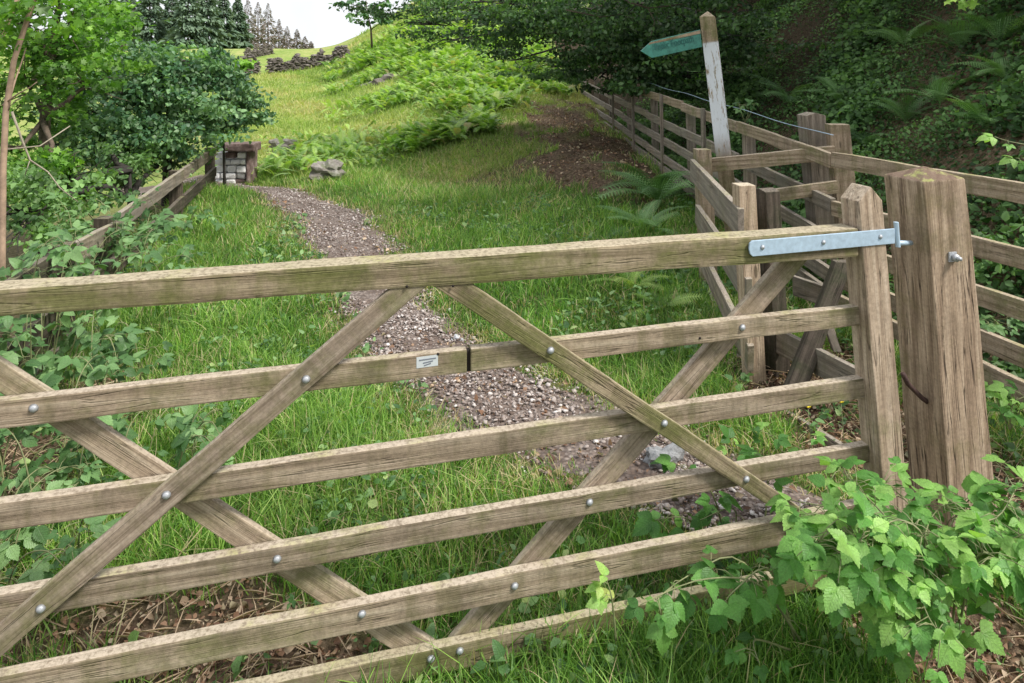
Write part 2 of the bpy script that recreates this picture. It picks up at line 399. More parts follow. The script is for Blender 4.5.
M_spr = leafmat('spruce_needles', [(0,(.085,.14,.095)),(1,(.20,.28,.19))], .1, .95, spec=.05)  # greens paled towards grey, distance haze put into the colour
M_lar = leafmat('dead_needles', [(0,(.15,.13,.12)),(1,(.29,.235,.215))], .1, .95, spec=.05)
M_lit = leafmat('leaf_litter_mat', [(0,(.08,.042,.027)),(.4,(.20,.11,.066)),(.7,(.36,.22,.14)),(1,(.58,.46,.33))], .1, .7)
M_grav = stonemat('gravel_stones', [(0,(.10,.07,.055)),(.25,(.22,.17,.15)),(.6,(.34,.29,.265)),(.85,(.42,.37,.345)),(1,(.66,.62,.60))], 30, .2, True)
M_rock = stonemat('rock', [(.3,(.09,.08,.07)),(.5,(.22,.20,.18)),(.7,(.40,.38,.36))], 7, .8, moss=.6)
M_wall = stonemat('drystone', [(.3,(.06,.052,.048)),(.5,(.14,.12,.11)),(.7,(.30,.27,.25))], 3, .8)
M_white = stonemat('lichen_stone', [(.28,(.2,.19,.18)),(.36,(.75,.75,.74)),(.6,(.88,.88,.88))], 9, .6)
M_capst = stonemat('cap_stone', [(.3,(.05,.035,.03)),(.5,(.15,.10,.09)),(.7,(.30,.24,.23))], 10, .7)
M_boul = stonemat('boulder_stone', [(.3,(.13,.13,.135)),(.5,(.27,.28,.29)),(.7,(.42,.43,.45))], 22, .7)
M_pale = stonemat('pale_stone', [(.3,(.3,.31,.33)),(.6,(.55,.57,.6))], 14, .5)

def ground_mat():
    m, nt, b, out = newmat('ground_soil'); q = N(nt); geo = q.n('NewGeometry'); v = geo.outputs['Position']
    at = q.n('Attribute', attribute_name='zone'); sp = q.n('SeparateColor'); q.l(at.outputs['Color'], sp.inputs[0])
    n1 = q.noise(v, 2.5, 8, .7); n2 = q.noise(v, 28, 6, .7); n3 = q.noise(v, .35, 6, .6)
    gr = q.ramp(n2, [(.3, (.05,.07,.02)), (.48, (.10,.13,.04)), (.62, (.20,.18,.09)), (.75, (.3,.25,.15))])
    so = q.ramp(n2, [(.3, (.045,.03,.02)), (.48, (.13,.09,.06)), (.6, (.24,.175,.12)), (.75, (.3,.23,.17))])
    fi = q.ramp(q.math('ADD', q.math('MULTIPLY', n1, .55), q.math('MULTIPLY', n3, .45)), [(.34, (.13,.21,.04)), (.47, (.22,.31,.075)), (.56, (.34,.36,.13)), (.68, (.45,.39,.21))])
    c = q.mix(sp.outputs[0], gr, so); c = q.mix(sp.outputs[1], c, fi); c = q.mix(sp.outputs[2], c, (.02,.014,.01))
    q.l(c, b.inputs['Base Color']); b.inputs['Roughness'].default_value = .95; b.inputs['Specular IOR Level'].default_value = .1
    q.bump(q.math('ADD', n1, n2), .8, .04, b); return m
M_ground = ground_mat()
def path_mat():
    m, nt, b, out = newmat('path_gravel'); q = N(nt); geo = q.n('NewGeometry'); v = geo.outputs['Position']
    vo = q.n('TexVoronoi'); vo.inputs['Scale'].default_value = 55; q.l(v, vo.inputs['Vector'])
    sp = q.n('SeparateColor'); q.l(vo.outputs['Color'], sp.inputs[0])
    c = q.ramp(sp.outputs[0], [(0, (.11,.08,.065)), (.5, (.22,.175,.15)), (1, (.34,.29,.26))])
    c = q.mix(q.ramp(q.noise(v, 3, 5), [(.42, 0), (.6, .7)]), c, (.13,.085,.06))
    c = q.mix(q.ramp(vo.outputs['Distance'], [(.25, 0), (.7, .7)]), c, (.06,.045,.04))
    q.l(c, b.inputs['Base Color']); b.inputs['Roughness'].default_value = .9
    q.bump(vo.outputs['Distance'], -.9, .012, b); return m
M_path = path_mat()

# ------------------------------------------------------------ path line
PC = np.array([(-40,1.2,.02),(2.25,1.4,.02),(2.5,1.15,.25),(2.75,.9,.42),(2.98,.66,.50),(3.26,.28,.52),(3.65,-.08,.48),(4.3,-.53,.38),(5.2,-.97,.36),(6.6,-1.47,.40),(8.16,-2.06,.50),(9.3,-2.75,.40),(10.2,-3.5,.35),(11.5,-5.2,.4),(14,-8,.5)])
def path_c(Y): return np.interp(Y, PC[:,0], PC[:,1])
def path_w(Y): return np.interp(Y, PC[:,0], PC[:,2])
def pathd(X, Y):                                    # <1 inside the path
    n = .13*np.sin(Y*5.1+X*2)+.1*np.sin(Y*11.3-X*7)+.07*np.sin(Y*23+X*17)
    return np.abs(X-path_c(Y))/(path_w(Y)*(1+n))*np.where(Y > 14, 9, 1)
def litter(X, Y):                                   # bare leaf-littered soil: 0..1
    w = .18*np.sin(X*7+Y*3)+.15*np.sin(Y*9-X*5)+.16*np.sin(X*13-Y*5)*np.sin(Y*7+X*4)
    def bl(x, y, rx, ry): return np.clip(1.5*(1-np.sqrt(((X-x)/rx)**2+((Y-y)/ry)**2)+w), 0, 1)
    z = bl(-.95, 2.08, .55, .30)                     # by the gate's left foot
    z = np.maximum(z, bl(1.62, 3.55, .5, 1.15))      # inside the kissing gate
    z = np.maximum(z, bl(1.45, 1.95, .42, .55)); z = np.maximum(z, bl(2.0, 2.6, .45, .9))
    z = np.maximum(z, bl(-.55, 2.05, .25, .16)*.7); z = np.maximum(z, bl(.9, 1.75, .3, .2)*.7)
    z = np.maximum(z, bl(-2.1, 2.7, .45, 1.5)*.8)
    z = np.maximum(z, bl(1.15, 10.6, 1.25, 3.0)*1.0); z = np.maximum(z, bl(1.0, 14, 1.3, 4.0)); z = np.maximum(z, .35*bl(.2, 10.6, 1.2, 1.5)); z = np.maximum(z, bl(-.2, 12.2, .9, 1.2)*.45)
    return z

# ------------------------------------------------------------ ground
def build_ground():
    u = np.linspace(-7.6, 7.6, 330); xs = .22*np.sinh(u)/1.0; xs = np.clip(xs, -260, 260)
    ys = np.concatenate([np.linspace(-40, -3, 12), np.linspace(-2.6, 12, 210), 12+.12*np.expm1(np.linspace(.02, 8.0, 150))])
    X, Y = np.meshgrid(xs, ys); Z = H(X, Y)
    V = np.stack([X, Y, Z], -1).reshape(-1, 3); nx = len(xs); ny = len(ys)
    a = (np.arange(ny-1)[:, None]*nx+np.arange(nx-1)[None]).ravel()
    T = np.concatenate([np.stack([a, a+1, a+nx+1], 1), np.stack([a, a+nx+1, a+nx], 1)])
    me = mesh_tris('ground', V, T, smooth=True)
    x, y = V[:,0], V[:,1]
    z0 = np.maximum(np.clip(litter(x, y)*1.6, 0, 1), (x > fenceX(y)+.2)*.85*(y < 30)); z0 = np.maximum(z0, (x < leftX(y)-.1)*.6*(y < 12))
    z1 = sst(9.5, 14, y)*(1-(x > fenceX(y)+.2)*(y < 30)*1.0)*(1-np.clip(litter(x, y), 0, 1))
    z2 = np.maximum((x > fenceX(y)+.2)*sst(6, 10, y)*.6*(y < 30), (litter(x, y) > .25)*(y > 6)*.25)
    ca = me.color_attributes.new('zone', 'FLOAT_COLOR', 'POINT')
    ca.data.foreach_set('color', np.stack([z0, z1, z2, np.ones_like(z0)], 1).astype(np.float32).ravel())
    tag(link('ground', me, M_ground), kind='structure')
build_ground()
def build_path():
    ys = np.arange(2.35, 13.5, .05); V, T = [], []; k = 13
    for i, y in enumerate(ys):
        c = float(path_c(y)); w = float(path_w(y))
        for j in range(k):
            s = j/(k-1)*2-1; n = 1+.13*math.sin(y*5.1+s*3)+.1*math.sin(y*11.3-s)+.07*math.sin(y*23)
            x = c+s*w*n; V.append((x, y, h1(x, y)+.018-.02*s*s-.004*(1 if abs(s) > .9 else 0)+.006*math.sin(x*9+y*13)*(1-s*s)))
    for i in range(len(ys)-1):
        for j in range(k-1):
            a = i*k+j; T += [(a, a+1, a+k+1), (a, a+k+1, a+k)]
    tag(link('path', mesh_tris('path', V, T, smooth=True), M_path), kind='structure')
build_path()

# gravel on the path, leaf litter, grass
ST = [stone_shape(i) for i in range(4)]
def scatter_stones(n, fn, s0, s1):
    parts = []
    for i in range(4):
        X, Y, m = fn(n//4); X, Y = X[m], Y[m]; k = len(X); s = s0+(s1-s0)*rs.rand(k)**4
        a = rs.rand(k)*6.28; d = np.stack([np.cos(a), np.sin(a), rs.normal(0, .25, k)], -1); nn = rdir(k, 2)
        parts.append(inst(*ST[i], rotm(d, nn, s), np.stack([X, Y, H(X, Y)+.006+.016*np.clip(1.3-pathd(X, Y), 0, 1)+s*.2], -1)))
    return cat(parts)
def gfn(n):
    Y = 2.3+rs.rand(n)**1.3*9; X = path_c(Y)+(rs.rand(n)*2-1)*path_w(Y)*1.35
    return X, Y, ((pathd(X, Y)+.25*np.sin(X*13+Y*9)*np.sin(Y*17-X*5)) < (.7+.6*rs.rand(n))) & ((rs.rand(n) < .55+.5*np.sin(X*4.3+Y*2.2)*np.sin(Y*3.9-X*2.7)+.25*np.sin(Y*11+X*9)))
V, T, Q = scatter_stones(70000, gfn, .003, .018)
tag(link('gravel', mesh_tris('gravel', V, T, Q), M_grav), 'loose pinkish grey gravel and chippings lying along the path', 'gravel', kind='stuff')
def build_litter():
    n = 150000; X = rs.uniform(-3, 3.2, n); Y = rs.uniform(1.2, 18, n); n2 = 90000
    X = np.concatenate([X, rs.uniform(-1.9, 2.6, n2)]); Y = np.concatenate([Y, rs.uniform(1.2, 4.6, n2)])
    p = litter(X, Y)*.75*np.where(Y > 5, .4, 1)+.16*(pathd(X, Y) < 1.2)*(.5+.5*np.sin(X*5+Y*4)); m = rs.rand(len(X)) < p; X, Y = X[m], Y[m]; k = len(X)
    s = (.008+.03*rs.rand(k)**2.2)*np.where(Y > 6, 1.5, 1)
    Rm = rotm(rdir(k, 0, .3), rdir(k, 1.2), np.stack([s, s*rs.uniform(.5, 1.3, k), s*rs.uniform(.5, 2.5, k)], -1))
    V, T, Q = inst(*LEAF3, Rm, np.stack([X, Y, H(X, Y)+.008+rs.rand(k)*.02], -1))
    # dry straws
    k = 6000; X = rs.uniform(-2.4, 2.4, k); Y = rs.uniform(1.5, 4.5, k); m = (litter(X, Y) > .25); X, Y = X[m], Y[m]; k = len(X)
    s = rs.uniform(.06, .2, k); Rm = rotm(rdir(k, 0, .1), rdir(k, 3), np.stack([s, np.full(k, .006), s*.3], -1))
    w = inst(*LEAF3, Rm, np.stack([X, Y, H(X, Y)+.02+.02*rs.rand(k)], -1), np.full(k, .95))
    V, T, Q = cat([(V, T, Q), w])
    tag(link('leaf_litter', mesh_tris('leaf_litter', V, T, Q), M_lit), 'brown dead leaves, bark chips and dry straws strewn on bare soil', 'leaf litter', kind='stuff')
build_litter()

BL = [blade(.15), blade(.4), blade(.7), blade(1.0)]
def patch(X, Y): return .5+.25*np.sin(X*1.7+Y*.9+1)+.2*np.sin(Y*2.3-X*1.1)+.15*np.sin(X*4.1+Y*3.3)+.1*np.sin(X*9.7-Y*8.3)
def grass(n, xr, yr, hr, wr, name, label, mat, power=1.0, maxr=.78, extra=None):
    parts = []
    for i in range(4):
        k = n//4; Y = yr[0]+(yr[1]-yr[0])*rs.rand(k)**power
        if callable(xr): X = xr(Y, k)
        else: X = rs.uniform(xr[0], xr[1], k)
        # tufting
        X = X+.02*np.sin(Y*60+X*20); Y = Y+.02*np.sin(X*70)
        keep = (pathd(X, Y) > .55+.75*rs.rand(k)**.8) & (litter(X, Y) < .08+.5*rs.rand(k)**1.6) & (X < fenceX(Y)+.12) & (X > leftX(Y)-.3)
        vis = np.abs(X) < .74*Y+.4; keep &= vis
        if extra is not None: keep &= extra(X, Y, k)
        X, Y = X[keep], Y[keep]; k = len(X)
        pt = patch(X, Y)
        worn = np.clip(1.75-pathd(X, Y), 0, 1)
        hgt = (hr[0]+(hr[1]-hr[0])*rs.rand(k)**1.4)*(.5+.75*pt)*(1-.5*worn)
        w = wr*(.6+.8*rs.rand(k))
        a = rs.rand(k)*6.283; lean = rs.normal(0, .28, k)
        up = nrm(np.stack([np.cos(a+1)*lean, np.sin(a+1)*lean, np.ones(k)], -1))
        x = nrm(np.cross(np.stack([np.cos(a), np.sin(a), np.zeros(k)], -1), up)); y = np.cross(up, x)
        Rm = np.stack([x*w[:, None], y*hgt[:, None]*rs.uniform(.5, 1.3, (k, 1)), up*hgt[:, None]], -1)
        rn = np.clip(.12+.55*rs.rand(k)+.22*(pt-.5), 0, maxr)
        dry = np.clip(.42+.6*np.sin(X*2.9-Y*1.3+2)*np.sin(Y*2.1+X*1.7)+.3*np.sin(X*6.1+Y*4.7)*np.sin(Y*7.3-X*3.1), 0, 1)*(.62 if name != 'long_grass' else .25)
        dry = np.maximum(dry, np.exp(-((X+.6)/1.3)**2-((Y-11.3)/1.7)**2)); dry = np.maximum(dry, .75*np.exp(-((X+.25)/.5)**2-((Y-2.75)/.35)**2))
        hgt *= 1-.35*dry; Rm[:, :, 2] *= (1-.35*dry)[:, None]
        straw = rs.rand(k) < (.05+.45*worn+.4*litter(X, Y)+.36*dry**1.5+.6*np.exp(-((X-.1)/1.7)**2-((Y-11.8)/2.0)**2)); rn = np.where(straw, .79+.14*rs.rand(k), rn)
        parts.append(inst(*BL[i], Rm, np.stack([X, Y, H(X, Y)-.005], -1), rn))
    V, T, Q = cat(parts)
    tag(link(name, mesh_tris(name, V, T, Q), mat), label, 'grass', kind='stuff')
def mid(X, Y, k):
    return rs.rand(k) < np.clip(1.25-.12*(Y-2)*0, .2, 1)
grass(150000, (-2.6, 2.4), (1.45, 4.6), (.05, .19), .0042, 'grass', 'short lush green grass growing around the gate and path', M_grass)
grass(190000, lambda Y, k: rs.uniform(-1, 1, k)*(.62*Y+.3)-.15*Y, (4.4, 12.5), (.07, .22), .0075, 'verge_grass', 'bright green grass on the verges further up the path', M_grass, 1.0)
def fr(X, Y, k):   # strip in front of and under the gate, lower right
    g = Y-(1.93+.268*X); return (g < .12) & (X > -.9) & ((litter(X, Y) < .45) | (rs.rand(k) < .3)) & (rs.rand(k) < np.clip(.25+.6*(X+.3), .12, 1))
grass(60000, (-1.2, 1.6), (1.30, 2.5), (.08, .25), .0042, 'long_grass', 'long uncut grass at the foot of the gate', M_grass, extra=fr)
def weeds():
    n = 5200; X = rs.uniform(-2.4, 2.3, n); Y = 1.5+rs.rand(n)**1.2*7; m = (pathd(X, Y) > .75) & (patch(X*1.3+3, Y*1.2) > .5) & (X > leftX(Y)) & (X < fenceX(Y)); X, Y = X[m], Y[m]; k = len(X)
    c = 4; X = np.repeat(X, c)+rs.normal(0, .012, k*c); Y = np.repeat(Y, c)+rs.normal(0, .012, k*c); k *= c
    s = np.repeat(rs.uniform(.016, .05, k//c), c)*rs.uniform(.7, 1.1, k)
    V, T, Q = inst(*LEAF4, rotm(rdir(k, .25, .5), rdir(k, 1.8), s*np.where(Y > 4, 1.3, 1)), np.stack([X, Y, H(X, Y)+rs.uniform(.02, .11, k)], -1))
    me = mesh_tris('low_weeds', V, T, Q); add_luv(me, LEAF4, k)
    tag(link('low_weeds', me, M_bram), 'small round-leaved weeds and clover mixed into the grass', 'weeds', kind='stuff')
def add_luv(me, shape, k):
    at = me.attributes.new('luv', 'FLOAT_VECTOR', 'POINT'); at.data.foreach_set('vector', np.tile(np.asarray(shape[0]), (k, 1)).astype(np.float32).ravel())
weeds()
# field beyond
def farx(Y, k): return (rs.uniform(-.42, .12, k))*Y
def fieldgrass():
    parts = []
    for i in range(4):
        k = 26000; Y = 10.5*np.exp(rs.rand(k)*1.95); X = farx(Y, k)
        keep = (X > leftX(Y)-3) & (pathd(X, Y) > 1) & (X < fenceX(Y)) & (litter(X, Y) < .5)
        X, Y = X[keep], Y[keep]; k = len(X); hgt = (.07+.02*Y/3*rs.rand(k))*rs.uniform(.5, 1.2, k); w = .004*Y/5*rs.uniform(.6, 1.6, k)+.003
        a = rs.rand(k)*6.283; up = rdir(k, 3); x = nrm(np.cross(np.stack([np.cos(a), np.sin(a), np.zeros(k)], -1), up)); y = np.cross(up, x)
        Rm = np.stack([x*w[:, None], y*hgt[:, None], up*hgt[:, None]], -1)
        pt = .5+.3*np.sin(X*.9+Y*.35)+.25*np.sin(X*.35-Y*.8+2)+.2*np.sin(X*2.3+Y*1.3)
        parts.append(inst(*BL[i], Rm, np.stack([X, Y, H(X, Y)], -1), np.clip(.45*rs.rand(k)+.62*pt, 0, 1)))
    V, T, Q = cat(parts); tag(link('field_grass', mesh_tris('field_grass', V, T, Q), M_field), 'rough pale green and straw coloured hill pasture', 'grass', kind='stuff')
fieldgrass()

# ------------------------------------------------------------ THE GATE
gate = thing('field_gate', 'large weathered wooden six-rail field gate with crossed diagonal braces, closed across the path', 'gate', G(875, 600))
def lin(x, a, b): return a[1]+(b[1]-a[1])*(x-a[0])/(b[0]-a[0])
def rail(name, tl, tr, bl, br, xl, xr, d, th, mat, xjl=None, **k):
    q = [G(xl, lin(xl, tl, tr), d), G(xr, lin(xr, tl, tr), d), G(xr, lin(xr, bl, br), d), G(xl, lin(xl, bl, br), d)]
    return slab(name, q[0], q[1], q[2], q[3], GN*th, mat, gate, **k)
W = dict(wob=.0009, bevel=.004)
rail('top_rail', (0,289.5), (858,228.5), (0,317), (858,257), -168, 859, .004, .078, M_top, wob=.0011, bevel=.007)
rail('rail', (0,401), (861,306), (0,429), (861,325), -168, 467, .034, .032, M_gate, **W)
rail('rail', (0,401), (861,306), (0,429), (861,325), 471, 862, .034, .032, M_gate, **W)
rail('rail_joint', (0,402), (861,307), (0,428), (861,324), 466.8, 471.2, .045, .016, M_gap, bevel=0)
rail('rail', (0,504), (866,378), (0,532), (866,398), -168, 867, .034, .032, M_gate, **W)
rail('rail', (0,595), (873,444), (0,624), (873,461.5), -168, 874, .034, .032, M_gate, **W)
rail('rail', (0,677), (690,538.5), (0,706), (690,564.5), -168, 880, .034, .032, M_gate, **W)
rail('rail', (340,669), (690,595), (340,697), (690,618), -168, 884, .034, .032, M_top, **W)
def brace(tl, tr, br, bl, d, th, mat=M_gate):
    slab('brace', G(*tl, d), G(*tr, d), G(*br, d), G(*bl, d), GN*th, mat, gate, wob=.0009, bevel=.004)
brace((431,285), (468,282), (852,543), (836,550), .010, .0225, M_top)
brace((394.5,286), (431,283), (-120,763), (-120,729), .010, .0225)
brace((783,259), (811,257), (477,643), (448,643), .068, .024)
brace((-150,263), (438,646), (393,651), (-150,295), .068, .024)
# stiles
def gst(top, w, zb, mat, name, th=.085, cap=True, lean=.085):
    t = Vector(top); h = t.z-zb; ln = Vector((lean*h, 0, -h)); pts = []
    for c in (t, t+ln):
        for su in (0, 1):
            for sn in (0, 1): pts.append(c+GU*w*su+GN*th*sn)
    if cap: pts += [t+GU*w*.5+Vector((0,0,.046))+GN*th*s for s in (0, 1)]
    return hull(name, pts, mat, gate, xdir=ln, ydir=GU, wob=.0008, bevel=.004)
gst(G(859, 202, 0), .088, .03, M_stile, 'hinge_stile')
gst(G(-190, 300, 0), .075, .03, M_stile, 'latch_stile', lean=.05)
# hinge strap
fr_ = [G(*p, -.007) for p in ((752.5,240.9),(895,228.6),(895,243.6),(753,256.6),(750.3,254),(749.3,249),(750,243.5))]
st = hull('hinge_strap', fr_+[p+GN*.0065 for p in fr_], M_galv, gate, xdir=GU, bevel=.0015)
def disc(name, c, r, t, mat, parent, axis=GN, seg=16, dome=.45):
    bm = bmesh.new(); ax = Vector(axis).normalized()
    bmesh.ops.create_cone(bm, cap_ends=True, segments=seg, radius1=r, radius2=r*dome if dome else r, depth=t)
    M = frame(Vector((0,0,1)).cross(ax) if abs(ax.z) < .9 else (1,0,0), (0,0,1) if abs(ax.z) < .9 else (0,1,0), c)
    z = M.to_3x3() @ Vector((0,0,1)); 
    if z.dot(ax) > 0: M = M @ Matrix.Rotation(math.pi, 4, 'X')
    if dome: bmesh.ops.bevel(bm, geom=list(bm.edges), offset=r*.3, segments=2, affect='EDGES', clamp_overlap=True)
    me = bpy.data.meshes.new(name); bm.to_mesh(me); bm.free()
    for p in me.polygons: p.use_smooth = True
    return link(name, me, mat, parent, M)
for x, y in ((763,247.5), (824,242.5), (881,237)): disc('bolt', G(x, y, -.0095), .0085, .006, M_bolt, st)
kn = hull('hinge_knuckle', [G(896,222,.0)+Vector((.008*math.cos(a), .008*math.sin(a), 0)) for a in np.arange(0, 6.28, .6)]+[G(898,247,.0)+Vector((.008*math.cos(a), .008*math.sin(a), 0)) for a in np.arange(0, 6.28, .6)], M_galv, gate, xdir=(0,0,-1), bevel=.001)
for x, y, d in ((33,409,.03), (277,560,.03), (362,615,.03), (431,660,.03), (460,652,.03), (743,328,.03), (590,503,.03), (515,587,.03),
                (306,380,.006), (166,496,.006), (40,610,.006), (551,351,.006), (665,424,.006), (747,480,.006), (823,525,.006)):
    disc('bolt', G(x, y, d), .0118, .008, M_bolt, gate)
for x, y in ((407,286.5), (453,286), (438,354), (700,338)): disc('nail_hole', G(x, y, .0025 if y < 300 else .0335), .0035, .003, M_gap, gate, dome=0)
# maker's label: small, weathered, faint printed lines
lb = slab('maker_label', G(416.5,357.5,.0325), G(438,354.5,.0325), G(438,365.5,.0325), G(416.5,368.5,.0325), GN*.001, M_label, gate, bevel=0)
for y0, x0, x1 in ((359.4,419,436), (362.2,423,433), (364.6,424,431)):
    slab('print_line', G(x0,y0+.5,.0318), G(x1,y0-1.9,.0318), G(x1,y0-.7,.0318), G(x0,y0+1.7,.0318), GN*.0005, M_ink, lb, bevel=0)

# gate posts
gp = thing('gate_post', 'massive square reddish split wooden post with shallow pyramid top, carrying the gate hinges', 'post', (1.45, 2.42, 0))
TLp = P(924,182,2.31); TRp = P(965.8,178,2.354); hgt = TLp.z+.35; ln = Vector((.085*hgt, 0, -hgt))
top4 = [TLp, TRp, TRp+GN*.17, TLp+GN*.17]
pts = top4+[top4[0]+ln, top4[1]+ln+GU*.022, top4[2]+ln+GU*.022, top4[3]+ln]+[sum(top4, Vector())/4+Vector((0,0,.035))]
pp = hull('post_body', pts, M_post, gp, xdir=ln, ydir=GU, wob=.0014, bevel=.005)
v0 = P(953,257,2.328)
slab('washer', v0+GU*-.017+Vector((0,-.004,.017)), v0+GU*.013+Vector((0,-.004,.017)), v0+GU*.013+Vector((0,-.004,-.015)), v0+GU*-.017+Vector((0,-.004,-.015)), GN*.006, M_bolt, gp, bevel=.001)
disc('nut', v0+GN*-.010, .0125, .016, M_bolt, gp, seg=6, dome=0); disc('bolt_end', v0+GN*-.020, .0065, .02, M_bolt, gp, seg=12, dome=0)
a = P(897,243,2.292); b = P(911,243,2.36)
V, T = tubes([([a, b], [.008, .008])], 10); link('hinge_pin', mesh_tris('hinge_pin', V, T, smooth=False), M_galv, gp)
V, T = tubes([([P(903,374,2.30), P(908,384,2.33), P(922,398,2.36), P(929,403,2.38)], [.008]*4)], 8); link('lower_hook', mesh_tris('lower_hook', V, T), M_rust, gp)
# dark drying split down the left face, a real groove filled with shadow is narrow: thin sunk strip
sp_ = thing('latch_post', 'square weathered post the gate closes against, beyond the left edge', 'post', (-1.75, 1.48, 0))
post('post_body', G(-245, 270, .05)+Vector((-.12,0,0)), .15, .15, -.3, M_post, sp_, lean=(.03,0), ux=GU, cap='pyramid', wob=.001)

# ------------------------------------------------------------ kissing gate enclosure behind the field gate
kg = thing('kissing_gate', 'weathered wooden kissing gate enclosure of short posts and boards behind the hinge post', 'kissing gate', (1.5, 4.4, 0))
U1 = Vector((.98,.2,0))
post('post', P(702,149,5.30), .105, .10, -.2, M_fence, kg, lean=(.05,0), ux=(1,.1,0))
post('post', P(743.5,184,3.80), .092, .095, -.2, M_stile, kg, lean=(.055,0), ux=(1,.1,0))
post('post', P(766,190,3.92), .095, .11, -.2, M_darkw, kg, lean=(.06,0), ux=(1,.35,0), cap='gablex', ch=.012)
post('post', P(837,124,4.95), .135, .10, -.2, M_fence, kg, lean=(.10,0), ux=(1,-.1,0))
post('post', P(811,115,5.20), .145, .14, -.2, M_grey, kg, lean=(.09,0), ux=(1,.1,0), cap='gable', ch=.02)
slab('rail', P(709,159,5.36), P(835,146,4.88), P(835,160,4.88), P(709,172.5,5.36), (0,.045,0), M_fence, kg, **W)
slab('rail', P(748,193,4.9), P(838,181,4.85), P(838,193.5,4.85), P(748,206,4.9), (0,.04,0), M_fence, kg, **W)
# left side boards, running towards the camera
for (x0,y0,Y0),(x1,y1,Y1),h in (((690,159,5.28),(738,209,3.72),.15),((695,204,5.28),(746,279,3.72),.14),((699,246,5.28),(748,346,3.72),.14),((703,280,5.25),(750,395,3.74),.10)):
    board('side_board', P(x0,y0,Y0), P(x1,y1,Y1), h, .035, M_grey, kg, side=(1,.1,0), **W)
# boards between dark post and hinge post
board('rail', P(769,233,3.9), P(852,239,3.85), .09, .04, M_stile, kg, side=(0,1,0), **W)
board('rail', P(793,276,4.1), P(838,291,3.8), .11, .04, M_grey, kg, side=(.3,1,0), **W)
board('rail', P(776,329,3.85), P(862,372,3.30), .13, .04, M_grey, kg, side=(.5,1,0), **W)
board('kick_board', P(770,398,3.66), P(852,448,3.02), .14, .03, M_grey, kg, side=(-.5,-1,0), **W)
board('kick_board', P(826,398,3.72), P(878,448,3.15), .15, .03, M_grey, kg, side=(.5,1,0), **W)
slab('diagonal_brace', P(836,262,3.70), P(853,262,3.70), P(807,392,3.52), P(786,392,3.52), (0,.05,0), M_darkw, kg, **W)
slab('diagonal_brace', P(822,318,3.95), P(831,318,3.95), P(842,352,3.85), P(834,352,3.85), (0,.03,0), M_grey, kg, **W)

# ------------------------------------------------------------ long fence up the right side
ff = thing('post_and_rail_fence', 'long five-rail wooden fence running uphill along the dark wooded bank', 'fence', (2.1, 5, .1))
def fpt(Y, o=0): 
    z = 1.24+.036*(Y-7.4) if Y > 4.6 else 1.139+.02*(4.6-Y)
    return Vector((float(fenceX(Y)), Y, z-o))
offs = (0, .295, .53, .74, .90)
ysec = [1.0, 2.75, 4.6, 6.4, 8.3, 10.2, 12.1, 14, 16, 18.2, 20.5, 23, 26, 29]
for i in range(len(ysec)-1):
    for j, o in enumerate(offs):
        a = fpt(ysec[i], o+random.uniform(-.012,.012)); b = fpt(ysec[i+1], o+random.uniform(-.012,.012))
        board('rail', a+Vector((0,.004,0)), b-Vector((0,.004,0)), .095, .035, M_fence if (j < 1 or ysec[i] < 3) else M_grey, ff, side=(-1,0,0), wob=.0015, bevel=.004)
for i, y in enumerate(ysec):
    p = fpt(y); 
    if abs(y-4.6) < .1: continue
    post('post', p+Vector((.075,0,.05 if y < 4 else -.05)), .09, .10, h1(p.x, y)-.3, M_grey, ff, lean=(.03,0))
for y in (7.35, 9.2, 11.1, 13):
    p = fpt(y); post('fence_batten', p+Vector((-.055,0,.02)), .035, .07, p.z-1.0, M_grey, ff, lean=(.02,0))
V, T = tubes([([fpt(y)+Vector((.03,0,.10-.015*math.sin((y-4.6)*1.7)**2)) for y in np.arange(4.7, 12, .25)], [.003]*len(np.arange(4.7,12,.25)))], 5)
link('top_wire', mesh_tris('top_wire', V, T), M_galv, ff)

# ------------------------------------------------------------ left fence
lf = thing('low_fence', 'low dark three-rail fence with lichened top rail, half buried in brambles', 'fence', (-3, 5, 0))
def lpt(Y, o=0):
    return Vector((float(leftX(Y)), Y, np.interp(Y, [1.5, 3.62, 5.3, 10.75], [.74, .67, .6, .5])-o))
ly = [1.2, 3.0, 4.35, 5.3, 8.0, 10.6]
for i in range(len(ly)-1):
    for j, o in enumerate((0, .30, .55)):
        dz = -.05 if (i == 2 and j == 0) else 0
        board('rail', lpt(ly[i]+.02, o-dz*.3), lpt(ly[i+1]-.02, o-dz), .13, .04, M_darkw if j or i < 2 else M_grey, lf, side=(1,.27,0), wob=.002, bevel=.005)
for y in ly:
    p = lpt(y); post('post', p+Vector((-.06,0,-.02)), .11, .11, -.7, M_darkw, lf, lean=(.02,0))

